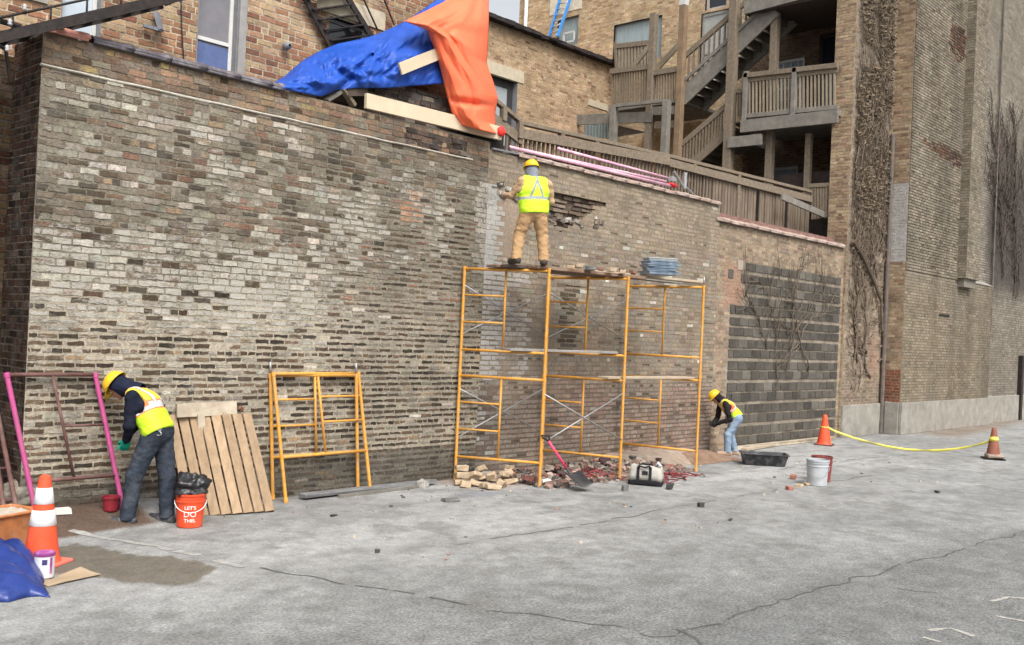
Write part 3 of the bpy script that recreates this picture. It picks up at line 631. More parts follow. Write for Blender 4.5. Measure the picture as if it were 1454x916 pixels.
while z < 3.92:
    hgt = .195; x = 18.75+(0 if k % 2 else -.2)
    while x < 24.16:
        a, b = max(x, 18.75), min(x+.40, 24.14); x += .40
        if b-a < .12 or not in_block((a+b)/2-.06, z+hgt/2): continue
        g = rB.uniform(.75, 1.2); cc = np.array(rB.choice([0, 1, 2], p=[.6, .3, .1])); base = [(.078, .072, .063), (.10, .092, .08), (.13, .118, .10)][int(cc)]
        wb.box(((a+b)/2, WB-.006, z+hgt/2), (b-a-rB.uniform(.016, .03), .03, hgt-rB.uniform(.01, .034)), None, tuple(np.array(base)*g), jit=.004)
    z += hgt+(.066 if k % 2 else .022)
    k += 1
wb.box((18.72, WB-.004, 3.78), (.19, .03, .19), None, (.10, .095, .085))
wb.box((19.1, WB-.004, 4.0), (.22, .026, .22), None, (.34, .29, .24))
wb.box2((XK+.003, WB+.006, -.2), (XL-.003, WY+.34, ZB-.002), (.2, .17, .14))
wall_b = tag(wb.build('brick_wall', MBRICK2), 'brick wall section blocked up with dark grey concrete blocks under a clay tile coping', 'wall')
cp = MB(); coping(cp, XK-.12, XL-.1, ZB+.03, WB-.05, .58, .075); cp.build('coping', TILE, wall_b, smooth=True, solid=.02)
upb = MB(); upb.box2((XK+.15, WB+.20, ZB-.05), (XL-.2, WB+.42, ZB+.22)); upb.build('parapet', mat('parapet_brick', (.22, .13, .11), .9, var=.4, vscale=8, stretch=(1, 1, 4)), wall_b)

# ------------------------------------------------------------------ building above the wall, left
FY = 11.72
def pal_up(u, v, r):
    n = len(u); A = pick(r, n, [(.25, .13, .08), (.30, .18, .105), (.37, .265, .16), (.19, .09, .06), (.33, .235, .15)], [2.2, 2, 1.8, 1.1, 1.6]); A = np.where((v < 5.25)[:, None], A*np.array((.16, .15, .14)), A); return A, np.full(n, .97), r.uniform(.003, .009, n), np.ones(n, bool)  # below the wall top: old brick, colour darkened further as shade in the gap
def hole_px(x0, x1, y0, y1, Y):
    a, b = onY(x0, y0, Y), onY(x1, y1, Y); return a, b
FX0, FZ = 2.6, -.1
wins = [(onY(88, 20, FY)[0], onY(141, 40, FY)[0], 5.45, 7.4), (onY(28, 10, FY)[0]-.25, onY(60, 10, FY)[0], 5.9, 7.4), (onY(279, 80, FY)[0], onY(334, 80, FY)[0], 5.40, 7.3), (onY(468, 30, FY)[0], onY(524, 30, FY)[0], 6.05, 6.75)]
FX1 = 10.95
hb = [(a-FX0, b-FX0, c-FZ, d-FZ) for a, b, c, d in wins]
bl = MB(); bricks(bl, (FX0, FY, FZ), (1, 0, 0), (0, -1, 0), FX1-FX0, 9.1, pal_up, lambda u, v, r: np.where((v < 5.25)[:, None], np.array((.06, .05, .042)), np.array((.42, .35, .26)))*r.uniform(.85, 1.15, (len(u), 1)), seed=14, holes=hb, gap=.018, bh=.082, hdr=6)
bldg = thing('brick_building', 'orange-brown brick building with sash windows rising behind the left wall', 'building', (6.5, FY+2, 0))
bl.box2((FX0, FY+.30, FZ), (FX1, FY+6, FZ+9.09), (.03, .03, .03)); bl.box2((FX1-.01, FY+.004, FZ), (FX1-.003, FY+.32, FZ+9.1), (.36, .27, .18))
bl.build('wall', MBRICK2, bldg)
WF = mat('white_frame', (.56, .56, .54), .5, var=.08); GREYT = mat('grey_trim', (.20, .20, .21), .6, var=.15)
def window(parent, a, b, z0, z1, Y, frame=WF, pane=None, rail=None, depth=.12, fw=.05, trim=None):
    pane = pane or glass('window_glass')
    f = MB(); yy = Y+depth
    for p, q in (((a, yy, z0), (a, yy, z1)), ((b, yy, z0), (b, yy, z1))):
        s = 1 if p[0] == a else -1; f.box2((p[0] if s > 0 else p[0]-fw, yy-.03, z0), (p[0]+fw if s > 0 else p[0], yy+.03, z1))
    f.box2((a+fw, yy-.03, z0), (b-fw, yy+.029, z0+fw)); f.box2((a+fw, yy-.03, z1-fw), (b-fw, yy+.029, z1))
    if rail is not None: f.box2((a+fw, yy-.035, rail), (b-fw, yy+.03, rail+fw))
    wn = f.build('window', frame, parent, bevel=.004)
    g = MB(); g.box2((a+fw*.5, yy-.006, z0+fw*.5), (b-fw*.5, yy+.006, z1-fw*.5)); g.build('pane', pane, wn)
    rv = MB(); t = trim or GREYT
    rv.box2((a-.012, Y-.012, z0), (a, yy+.05, z1)); rv.build('reveal', t, wn); rv = MB(); rv.box2((b, Y-.012, z0), (b+.012, yy+.05, z1)); rv.build('reveal', t, wn)
    s = MB(); s.box2((a-.05, Y-.04, z0-.08), (b+.05, yy+.05, z0-.003)); s.build('sill', MCONC, wn)
    return wn
BLUEPANE = mat('pale_blind', (.46, .52, .58), .5, var=.06)
SCREEN = mat('insect_screen', (.17, .165, .18), .45, var=.12); BLUECURT = mat('blue_curtain', (.085, .12, .25), .5, var=.25, vscale=5)
window(bldg, *wins[0], FY, pane=BLUEPANE); window(bldg, *wins[1], FY, pane=BLUEPANE, rail=6.3)
wn = window(bldg, *wins[2], FY, pane=SCREEN, rail=5.93)
lo = MB(); lo.box2((wins[2][0]+.05, FY+.10, 5.43), (wins[2][1]-.05, FY+.112, 5.9)); lo.build('blue_blind', BLUECURT, wn)
tr = MB(); tr.box2((wins[2][1]+.013, FY-.05, 5.3), (wins[2][1]+.12, FY+.1, 7.3)); tr.build('grey_casing', mat('weathered_casing', (.27, .26, .25), .7), wn)
window(bldg, *wins[3], FY, frame=GREYT, pane=glass('window_glass'))
ln = MB(); a, b = onY(448, 22, FY), onY(545, 40, FY); ln.box2((a[0], FY-.03, 6.78), (b[0], FY+.1, 7.05)); ln.build('lintel', mat('limestone', (.46, .40, .30), .85, var=.15), bldg)
lm = MB(); p = onY(405, 66, FY-.05); lm.lathe([(.05, 0), (.06, .03), (.05, .09), (.02, .11)], p, 12, Matrix.Rotation(PI/2, 3, 'X')); lm.build('wall_lamp', GREYT, bldg, smooth=True)
lm = MB(); p = onY(222, 18, FY-.06); lm.beam(p, p+np.array((.05, -.05, -.22)), .10, .05); lm.beam(p+np.array((.05, -.05, -.22)), p+np.array((-.16, 0, -.2)), .05, .04); lm.build('bracket', mat('painted_steel', (.19, .20, .23), .5), bldg)
wi = MB(); wi.tube([onY(256, -40, FY-.03), onY(258, 40, FY-.03), onY(261, 84, FY-.03)], .009, 6); wi.build('cable', mat('black_rubber', (.02, .02, .02), .6), bldg)

# fire escape in front of that building
RUST = mat('dark_iron', (.018, .014, .013), .6, var=.5, vscale=12, dirt=(.06, .035, .025), dirt_amt=.5)
fe = thing('fire_escape', 'dark iron fire escape stringer crossing the top left corner above the wall', 'fire escape', onY(20, 45, 10.75))
p0, p1 = onY(-40, 62, 10.75), onY(262, -7, 10.75); d = p1-p0
s = MB(); s.beam(p0, p1, .05, .11); s.build('stringer', RUST, fe)
s = MB(); s.beam(p0+np.array((0, .55, 0)), p1+np.array((0, .55, 0)), .05, .11); s.build('stringer', RUST, fe)
s = MB(); s.tube([p0+np.array((0, 0, .20)), p1+np.array((0, 0, .20))], .014, 8); s.tube([p0+np.array((0, .3, .5)), p1+np.array((0, .3, .5))], .016, 8)
for k in range(7):
    q = p0+d*k/6; s.tube([q, q+np.array((0, .0, .22))], .012, 6)
s.build('handrail', RUST, fe, smooth=True)
s = MB()
for k in range(11):
    q = p0+d*k/10; s.beam(q, q+np.array((0, .55, 0)), .12, .015)
s.build('tread', RUST, fe)
s = MB(); c = onY(8, 70, 10.9); s.tube([c+np.array((-.5, 0, .15)), c, c+np.array((.1, .1, -.3))], .022, 8); s.tube([onY(0, 30, 10.8), onY(30, 38, 10.8)], .03, 8)
s.build('bracket', RUST, fe)
for px, py in ((10, 73), (14, 36), (35, 15)):
    s = MB(); s.lathe([(.014, 0), (.025, .015), (.014, .03), (.025, .045), (.010, .065)], onY(px, py, 10.7), 10); s.build('insulator', mat('porcelain', (.45, .45, .46), .4), fe, smooth=True)
fl2 = thing('fire_escape', 'steep dark iron stair with treads beside the small window above the blue tarp', 'fire escape', onY(470, 60, FY-.45))
def px_y(x, y, Y): return onY(x, y, Y)
s = MB(); s.beam(onY(430, -10, FY-.1), onY(470, 66, FY-.1), .03, .09); s.build('stringer', RUST, fl2)
s = MB(); s.beam(onY(483, -20, FY-.1), onY(530, 56, FY-.1), .03, .09); s.build('stringer', RUST, fl2)
s = MB()
for k in range(5):
    t = k/4.0; s.beam(onY(433+34*t, 0+58*t, FY-.1), onY(489+36*t, -8+58*t, FY-.1), .12, .02)
s.build('tread', RUST, fl2)
s = MB(); s.tube([onY(510, -15, FY-.1), onY(536, 42, FY-.1)], .014, 6); s.build('handrail', RUST, fl2); s = MB(); s.tube([onY(540, -15, FY-.1), onY(560, 36, FY-.1)], .014, 6); s.build('handrail', RUST, fl2)
# ------------------------------------------------------------------ low flat roof behind the wall
rf = MB(); rf.box2((XJ, WY+.36, 4.7), (XL+2, 19.9, 4.84)); rf.box2((X0+.1, WY+.34, 4.9), (XJ-.01, FY-.02, 5.0))
o = rf.build('flat_roof', mat('roof_felt', (.12, .12, .12), .9)); o['kind'] = 'structure'

# ------------------------------------------------------------------ tan building in the middle distance
TY = 20.0
TX0, TX1, TZ = 14.5, 26.35, 11.27
def pal_t(u, v, r):
    n = len(u); A = pick(r, n, [(.37, .26, .16), (.32, .22, .135), (.41, .30, .19), (.22, .14, .09)], [3, 2.4, 1.8, .8]); x = u+TX0
    A = mixc(A, np.broadcast_to((.42, .24, .17), A.shape), .5*np.exp(-((x-24)**2/1.2+(v+5-8.2)**2/1.2))); return A, np.full(n, .95), r.uniform(.002, .008, n), np.ones(n, bool)
wx0, wx1, wz0, wz1 = onY(680, 150, TY)[0], onY(734, 130, TY)[0], 7.6, onY(735, 117, TY)[2]
tb = MB(); bricks(tb, (TX0, TY, 4.9), (1, 0, 0), (0, -1, 0), TX1-TX0, TZ-4.9, pal_t, lambda u, v, r: np.broadcast_to((.40, .32, .22), (len(u), 3))*r.uniform(.85, 1.1, (len(u), 1)), seed=15, holes=[(wx0-TX0, wx1-TX0, wz0-4.9, wz1-4.9)], gap=.014, near=False, cell=.4)
tb.box2((TX0, TY+.3, 4.9), (TX1-.003, TY+9, TZ-.003), (.3, .22, .15)); tb.box2((TX1-.02, TY+.004, 4.9), (TX1-.003, TY+.31, TZ-.004), (.34, .25, .16))
tanb = thing('brick_building', 'low tan brick building with dark roof edge seen right of the orange tarp', 'building', (20, TY+3, 4.8))
tb.build('wall', MBRICK2, tanb)
s = MB()
for k in range(30):
    x = TX0+(TX1-TX0)*k/30; s.box((x+.2, TY-.02+random.uniform(-.02, .02), TZ+.03+random.uniform(-.02, .02)), ((TX1-TX0)/30+.01, .5, .11), None, jit=.02)
s.build('roof_edge', mat('roof_edge', (.035, .03, .03), .8, var=.3), tanb)
DFR = mat('dark_frame', (.035, .032, .034), .6); window(tanb, wx0, wx1, wz0, wz1, TY, frame=DFR, pane=mat('grey_curtain', (.30, .33, .34), .6, var=.15, stretch=(8, 8, .6)), depth=.2, fw=.22)
s = MB(); s.box2((wx0-.3, TY-.03, wz1+.004), (wx1+.25, TY+.1, wz1+.36)); s.build('lintel', mat('limestone', (.46, .40, .30)), tanb)
s = MB(); a, b = onY(835, 140, TY), onY(862, 158, TY); s.box2((a[0], TY-.03, b[2]), (b[0], TY+.02, a[2])); s.build('stone_block', mat('limestone'), tanb)

# ------------------------------------------------------------------ apartment building whose back carries the porches
AX = 26.6
def pal_a(u, v, r):
    n = len(u); Y = 25.0-u; z = v+4.8
    A = pick(r, n, [(.50, .36, .22), (.45, .32, .19), (.55, .42, .28), (.38, .25, .15)], [3, 2.4, 2, 1]); A = mixc(A, np.broadcast_to((.62, .52, .38), A.shape), sst(.5, .7, fbm(Y*.7, z*.5, 0, 61, 3))*.5)
    dkb = 1-sst(15.2, 15.8, Y); A = mixc(A, pick(r, n, [(.095, .06, .042), (.08, .05, .037), (.12, .077, .055)], [1, 1, 1]), dkb); return A, np.full(n, .95), r.uniform(.002, .008, n), np.ones(n, bool)  # porch bay: brown brick, with the recess shade painted into its colour
def hx(x0, y0, x1, y1):
    a, b = onX(x0, y0, AX), onX(x1, y1, AX); return (b[1], a[1], b[2], a[2])      # y-range, z-range
HO = dict(board=hx(872, 36, 938, 82), door=hx(996, 20, 1030, 130), up=hx(1003, -30, 1032, 9), win=hx(1101, 86, 1139, 165), dk=hx(1163, 50, 1192, 160), low=hx(1092, 238, 1131, 288), vent=hx(792, 28, 820, 62))
holes = [(25.0-h[1], 25.0-h[0], h[2]-4.8, h[3]-4.8) for h in HO.values()]
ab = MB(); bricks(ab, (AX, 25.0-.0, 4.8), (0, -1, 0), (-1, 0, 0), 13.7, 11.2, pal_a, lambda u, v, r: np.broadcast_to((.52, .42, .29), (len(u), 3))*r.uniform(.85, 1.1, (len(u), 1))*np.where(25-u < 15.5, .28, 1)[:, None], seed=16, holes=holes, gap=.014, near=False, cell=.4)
_q = 0; ab.box2((AX+.3, 11.3, 4.8), (AX+8, 24.99, 15.98), (.4, .3, .2)); ab.box2((AX+.004, 24.97, 4.8), (AX+.31, 24.995, 15.99), (.45, .33, .2))
apt = thing('apartment_building', 'pale tan brick apartment building whose back wall rises behind the wooden porches', 'building', (AX+3, 18, 4.8))
ab.build('wall', MBRICK2, apt)
GBOARD = mat('grey_boarding', (.30, .36, .37), .7, var=.2, vscale=3, stretch=(6, 6, .5)); DKG = glass('dark_pane', (.02, .022, .03))
def xwin(h, frame, pane, rail=True, name='window', fw=.09, dep=.12, lattice=False):
    y0, y1, z0, z1 = h; f = MB(); x = AX+dep
    f.box2((x-.03, y0, z0), (x+.03, y0+fw, z1)); f.box2((x-.03, y1-fw, z0), (x+.03, y1, z1)); f.box2((x-.03, y0+fw, z1-fw), (x+.029, y1-fw, z1)); f.box2((x-.03, y0+fw, z0), (x+.029, y1-fw, z0+fw))
    if rail: f.box2((x-.035, y0+fw, (z0+z1)/2), (x+.03, y1-fw, (z0+z1)/2+fw*.7))
    if lattice:
        for k in range(1, 4): yy = y0+(y1-y0)*k/4; f.box2((x-.028, yy-.012, z0+fw), (x+.028, yy+.012, z1-fw))
        for k in range(1, 6): zz = z0+(z1-z0)*k/6; f.box2((x-.026, y0+fw, zz-.012), (x+.026, y1-fw, zz+.012))
    o = f.build(name, frame, apt); g = MB(); g.box2((x-.006, y0+fw*.4, z0+fw*.4), (x+.006, y1-fw*.4, z1-fw*.4)); g.build('pane', pane, o); return o
WOODP = mat('pale_painted_wood', (.46, .42, .36), .7, var=.15)
xwin(HO['board'], GREYT, GBOARD, False, fw=.05); xwin(HO['door'], mat('grey_door_frame', (.33, .33, .31), .6), mat('grey_door', (.38, .39, .37), .6, var=.12), True, 'door'); xwin(HO['up'], WOODP, DKG, False)
xwin(HO['win'], WF, mat('pane_reflecting', (.16, .20, .22), .12, var=.4, vscale=2), True, lattice=True); xwin(HO['dk'], DFR, DKG, False, 'door'); xwin(HO['low'], mat('grey_frame', (.36, .37, .38), .6), mat('pane_dull', (.16, .19, .22), .2, var=.2), False); xwin(HO['vent'], GREYT, GBOARD, False, fw=.05)
s = MB(); a, b = onX(801, 48, AX-.02), onX(815, 58, AX-.02)
for q in ((a[2], a[1], b[1]), (b[2], a[1], b[1])): s.box2((AX-.05, q[2], q[0]-.03), (AX-.01, q[1], q[0]+.03))
for yv in (a[1], b[1]): s.box2((AX-.05, yv-.03, b[2]+.031), (AX-.01, yv+.03, a[2]-.031))
s.build('vent_frame', WF, apt)
s = MB(); a, b = onX(782, 0, AX), onX(826, 12, AX); s.box2((AX-.03, b[1], b[2]), (AX+.02, a[1], a[2]+.3)); s.build('lintel', mat('pale_stone', (.62, .56, .44), .85), apt)
s = MB(); q = onX(745, 60, AX-.1); s.tube([(AX-.1, q[1], 9), (AX-.1, q[1], 15.5)], .07, 10); s.build('downpipe', WF, apt, smooth=True)

# ladder leaning on that wall
ld = thing('ladder', 'blue fibreglass ladder leaning high on the pale tan building', 'ladder', onX(795, 58, AX-.6))
a0, a1 = onX(777, 62, AX-.7), onX(797, -8, AX-.2); b0, b1 = onX(797, 36, AX-.65), onX(812, -8, AX-.2)
b0 = b0+(b0-b1)*.35
BLUEF = mat('blue_fibreglass', (.05, .24, .62), .4, var=.1)
for p, q in ((a0, a1), (b0, b1)):
    s = MB(); s.beam(p, q, .05, .10, (1, 0, 0)); s.build('rail', BLUEF, ld)
for k in range(8):
    t = (k+.5)/8; s = MB(); s.tube([a0+(a1-a0)*t, b0+(b1-b0)*t], .028, 8); s.build('rung', mat('aluminium', (.7, .72, .74), .35, .8), ld, smooth=True)

# ------------------------------------------------------------------ wooden porches
PX = 24.3
WOOD = mat('weathered_wood', (.205, .165, .122), .85, var=.3, vscale=5, bump=.25, stretch=(3, 3, 3), dirt=(.16, .14, .115), dirt_amt=.5, dscale=1.5)
GWOOD = mat('grey_wood', (.205, .19, .165), .85, var=.25, vscale=5, bump=.25, dirt=(.15, .14, .13), dirt_amt=.5, dscale=1.5)
NWOOD = mat('newer_wood', (.24, .17, .11), .8, var=.25, vscale=4, dirt=(.2, .14, .09), dirt_amt=.4, dscale=1.2)
LWOOD = mat('pale_wood', (.28, .235, .175), .8, var=.2, vscale=4)
pr = thing('wooden_porch', 'weathered wooden back porch with stairs, balcony and railings against apartment building', 'porch', (PX+1, 15, 4.84))
def post(px, y0, y1, m=WOOD, X=PX, wd=.15, white=None):
    a, b = onX(px[0], y0, X), onX(px[1], y1, X); yv = (a[1]+b[1])/2; s = MB(); s.box2((X-wd/2, yv-wd/2, b[2]), (X+wd/2, yv+wd/2, a[2])); o = s.build('post', m, pr, bevel=.01); return yv
yA = post((967, 966), -30, 262, NWOOD, PX, .20); s = MB(); q = onX(967, 6, PX); s.box2((PX-.104, yA-.104, q[2]-.06), (PX+.104, yA+.104, q[2]+.6)); s.build('post_cap', WF, pr)
yB = post((1042, 1036), -40, 262, WOOD, PX, .24); yC = post((1099, 1094), 18, 270, WOOD, PX+.25, .20); yD = post((1147, 1147), 190, 300, WOOD, PX+.4, .16)
yE = post((928, 921), 20, 225, WOOD, PX, .20); post((871, 871), 150, 215, GWOOD, PX-.25, .2); post((944, 946), 143, 236, GWOOD, PX-.3, .2)
def rail(p0, p1, X, hgt=.14, wd=.09, m=WOOD, name='rail', X1=None):
    a, b = onX(*p0, X), onX(*p1, X if X1 is None else X1); s = MB(); s.beam(a, b, wd, hgt); return s.build(name, m, pr, bevel=.006)
def balusters(t0, t1, b0, b1, X, n, m=WOOD, w=.045, name='baluster_row'):
    T0, T1, B0, B1 = onX(*t0, X), onX(*t1, X), onX(*b0, X), onX(*b1, X); s = MB()
    for k in range(n):
        t = (k+.5)/n; a = T0+(T1-T0)*t; b = B0+(B1-B0)*t; s.beam(b, a, w, w, (1, 0, 0), jit=.004)
    return s.build(name, m, pr)
def slab(x0, x1, pa, pb, X, thick, m=GWOOD, name='deck'):
    a, b = onX(*pa, X), onX(*pb, X); s = MB(); zt = (a[2]+b[2])/2; s.box2((x0, min(a[1], b[1]), zt-thick), (x1, max(a[1], b[1]), zt)); return s.build(name, m, pr)
# upper left deck
rail((867, 102), (923, 95), PX, .16, .12, WOOD); rail((929, 104), (966, 98), PX, .16, .12, WOOD)
balusters((868, 103), (966, 98), (868, 148), (966, 146), PX+.02, 26, WOOD)
slab(PX-.05, AX-.05, (866, 148), (968, 147), PX, .10); rail((803, 171), (926, 166), PX-.1, .32, .06, GWOOD, 'fascia'); rail((926, 158), (966, 156), PX-.03, .25, .06, GWOOD, 'fascia')
rail((930, 178), (966, 176), PX-.02, .22, .06, WOOD, 'fascia')
rail((870, 151), (948, 143), PX-.28, .10, .12, GWOOD)
balusters((806, 170), (866, 168), (806, 196), (866, 196), PX+.3, 14, GBOARD, .07, 'lattice')
s = MB(); s.add([onX(866, 176, PX+.5), onX(920, 188, PX+.5), onX(866, 196, PX+.5)], [(0, 1, 2)]); s.add([onX(866, 176, PX+.53), onX(866, 196, PX+.53), onX(920, 188, PX+.53)], [(0, 1, 2)]); s.build('gusset_board', GWOOD, pr)
# a railing further up behind it, with pale braces
rail((876, 66), (930, 60), PX+1.2, .16, .1); balusters((878, 67), (928, 62), (878, 100), (928, 98), PX+1.22, 11, LWOOD, .08)
rail((874, 60), (876, 100), PX+1.2, .1, .1, WOOD, 'post')
rail((897, 97), (925, 62), PX+.6, .16, .05, LWOOD, 'brace'); rail((935, 95), (966, 61), PX+.6, .18, .05, LWOOD, 'brace')
# stair flights
def flight(h0, h1, s0, s1, m, X0_, X1_, thick, nst, sh=None):
    fl_ = MB(); a, b = onX(*s0, X0_), onX(*s1, X0_); fl_.beam(a, b, .06, thick); o = fl_.build('stair_flight', m, pr)
    d2 = np.array((X1_-X0_, 0, 0)); q = MB(); q.beam(a+d2, b+d2, .06, thick); q.build('stringer', m, o)
    q = MB()
    for k in range(nst+1):
        p = a+(b-a)*k/nst; q.beam(p+np.array((.03, 0, .12)), p+d2+np.array((-.03, 0, .12)), .28, .04)
    q.build('tread', m, o)
    q = MB(); q.box2 if False else None
    for k in range(nst):
        p = a+(b-a)*(k+.5)/nst; q.beam(p+np.array((.035, 0, -.02)), p+d2+np.array((-.035, 0, -.02)), .03, .26)
    q.build('riser', mat('shadow_wood', (.12, .10, .08), .9), o)
    q = MB(); q.beam(onX(*h0, X0_), onX(*h1, X0_), .08, .15); q.build('handrail', WOOD, o)
    q = MB(); H0, H1 = onX(*h0, X0_), onX(*h1, X0_); n = 17
    for k in range(n):
        t = (k+.5)/n; p = H0+(H1-H0)*t; f = (p[1]-a[1])/(b[1]-a[1]); zz = a[2]+(b[2]-a[2])*f; q.beam((p[0], p[1], zz), p, .045, .045, (1, 0, 0))
    q.build('baluster_row', WOOD, o); return o
flight((968, 84), (1096, -30), (968, 140), (1100, 12), GWOOD, PX+.12, PX+1.15, .50, 11)
rail((970, 116), (1092, 2), PX+.06, .10, .04, GWOOD, 'lower_rail')
flight((966, 207), (1042, 141), (966, 248), (1042, 180), WOOD, PX+.1, PX+1.1, .26, 8)
slab(PX+1.2, AX-.05, (966, 190), (1040, 190), PX, .2, GWOOD, 'landing')
# balcony
BX = PX-.1
for nm, px in (('post', (1059, 1058)), ('post', (1128, 1127))): post(px, 102 if px[0] < 1100 else 96, 172 if px[0] < 1100 else 168, GWOOD, BX, .13)
rail((1056, 108), (1190, 93), BX, .13, .13, WOOD); rail((1059, 114), (1190, 100), BX+.02, .12, .05, WOOD); rail((1059, 165), (1190, 152), BX, .12, .07, GWOOD)
balusters((1062, 113), (1188, 100), (1062, 164), (1188, 152), BX+.03, 24, LWOOD, .045)
rail((1046, 130), (1058, 129), PX+.1, .12, .09); balusters((1046, 131), (1058, 130), (1046, 165), (1058, 165), PX+.1, 3, WOOD)
rail((1052, 180), (1190, 165), BX-.05, .34, .08, GWOOD, 'fascia'); slab(BX, AX-.05, (1054, 171), (1192, 158), BX, .15); rail((1034, 203), (1082, 198), PX-.12, .30, .10, GWOOD, 'fascia')
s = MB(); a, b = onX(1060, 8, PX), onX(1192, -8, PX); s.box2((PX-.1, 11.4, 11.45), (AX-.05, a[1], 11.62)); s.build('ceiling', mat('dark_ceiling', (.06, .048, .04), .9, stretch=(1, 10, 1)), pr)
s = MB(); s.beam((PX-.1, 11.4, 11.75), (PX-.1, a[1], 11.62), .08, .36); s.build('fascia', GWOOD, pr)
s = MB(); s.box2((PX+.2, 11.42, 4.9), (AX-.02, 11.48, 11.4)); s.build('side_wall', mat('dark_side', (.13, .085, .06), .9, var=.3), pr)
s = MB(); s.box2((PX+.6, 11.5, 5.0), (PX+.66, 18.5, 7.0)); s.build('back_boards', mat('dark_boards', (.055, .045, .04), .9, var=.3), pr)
rail((1150, 264), (1186, 262), PX+.1, .10, .1); balusters((1152, 266), (1184, 264), (1152, 312), (1184, 308), PX+.1, 8, WOOD, .06)

# ------------------------------------------------------------------ fence along the roof edge
FNY = 12.0
fn = thing('wooden_fence', 'long weathered slatted fence along the roof edge above the tan wall', 'fence', (18, FNY, 4.84))
def frail(p, q, h, wd, Y=FNY, nm='rail', m=WOOD):
    s = MB(); s.beam(onY(*p, Y), onY(*q, Y), wd, h); return s.build(nm, m, fn, bevel=.006)
frail((736, 174), (950, 222), .07, .12, nm='rail'); frail((736, 189), (950, 229), .18, .06, FNY-.05, 'rail'); frail((950, 222), (1150, 272), .07, .12); frail((950, 231), (1152, 283), .17, .06, FNY-.05)
frail((690, 132), (738, 172), .07, .10, FNY+.02); frail((690, 160), (738, 198), .18, .06, FNY)
for x, y0, y1 in ((738, 172, 205), (797, 186, 198), (846, 196, 210), (945, 218, 232), (1048, 246, 312), (985, 229, 242), (715, 152, 172)):
    a, b = onY(x, y0, FNY), onY(x, y1, FNY); s = MB(); s.box2((a[0]-.05, FNY-.055, b[2]), (a[0]+.05, FNY+.045, a[2])); s.build('post', WOOD, fn)
s = MB(); x = 12.2
while x < 24.2:
    ztop = 5.96+.030*(x-12.9); w_ = .055 if x < 19.3 else .10
    zb = 4.85; y_ = FNY+random.uniform(-.01, .01)
    if random.random() > .04: s.box2((x, y_, zb), (x+w_+random.uniform(-.01, .01), y_+.03, ztop))
    x += .125 if x < 19.3 else .135
s.build('slat_panel', mat('fence_slat', (.175, .138, .105), .85, var=.35, vscale=4, stretch=(1, 1, .3)), fn)
frail((1110, 279), (1200, 318), .16, .06, FNY-.35, 'sloping_plank', GWOOD)

# ------------------------------------------------------------------ tall building on the right
tall = thing('tall_brick_building', 'tall vine-streaked brick building with concrete plinth filling the right side', 'building', (30, 12, 0))
TZT = 15.5; GYF = 10.45; GX = 26.92
def pal_iv(u, v, r):
    n = len(u); x = u+XL; A = pick(r, n, [(.235, .185, .135), (.205, .16, .118), (.265, .21, .155), (.16, .12, .09)], [2.5, 2, 1.5, 1])
    iv = sst(5.0, 6.5, v)*sst(.1, .3, u)*(1-sst(2.2, 2.45, u)); A = mixc(A, np.broadcast_to((.20, .17, .135), A.shape), iv*.6)
    rd = np.exp(-((x-26.2)**2/.12+(v-2.0)**2/.35)); A = mixc(A, np.broadcast_to((.33, .18, .12), A.shape), rd*.7); return A, np.full(n, .95), r.uniform(.002, .008, n), r.random(n) > .01
iw = MB(); bricks(iw, (XL, WY, 0), (1, 0, 0), (0, -1, 0), GX-XL, TZT, pal_iv, lambda u, v, r: np.broadcast_to((.27, .235, .19), (len(u), 3))*r.uniform(.8, 1.15, (len(u), 1)), seed=20, near=False, gap=.014, cell=.3)
def pal_pier(u, v, r):
    n = len(u); A = pick(r, n, [(.34, .245, .155), (.30, .21, .135), (.38, .285, .185), (.22, .14, .095)], [2.4, 2, 1.6, 1.2]); return A, np.full(n, .92), r.uniform(.002, .010, n), np.ones(n, bool)
bricks(iw, (XL, WY+.55, 0), (0, -1, 0), (-1, 0, 0), .55, TZT, pal_pier, lambda u, v, r: np.broadcast_to((.36, .30, .22), (len(u), 3))*r.uniform(.8, 1.15, (len(u), 1)), seed=21, near=False, gap=.014)
def pal_ret2(u, v, r):
    n = len(u); A = pick(r, n, [(.31, .22, .145), (.28, .20, .13), (.35, .265, .175), (.20, .13, .09)], [2.4, 2, 1.6, 1.2])
    wt = (v > 4.75) & (v < 6.9); A[wt] = A[wt]*.25+np.array((.40, .395, .385))*.75
    rd = (v > .85) & (v < 1.75); A[rd] = pick(r, rd.sum(), [(.20, .075, .045)], [1]); return A, np.full(n, .94), r.uniform(.002, .009, n), np.ones(n, bool)
bricks(iw, (GX, WY-.002, 0), (0, -1, 0), (-1, 0, 0), WY-.002-GYF, TZT, pal_ret2, lambda u, v, r: np.where(((v > 4.75) & (v < 6.9))[:, None], np.array((.40, .395, .385)), np.array((.30, .24, .17))), seed=22, near=False, gap=.014)
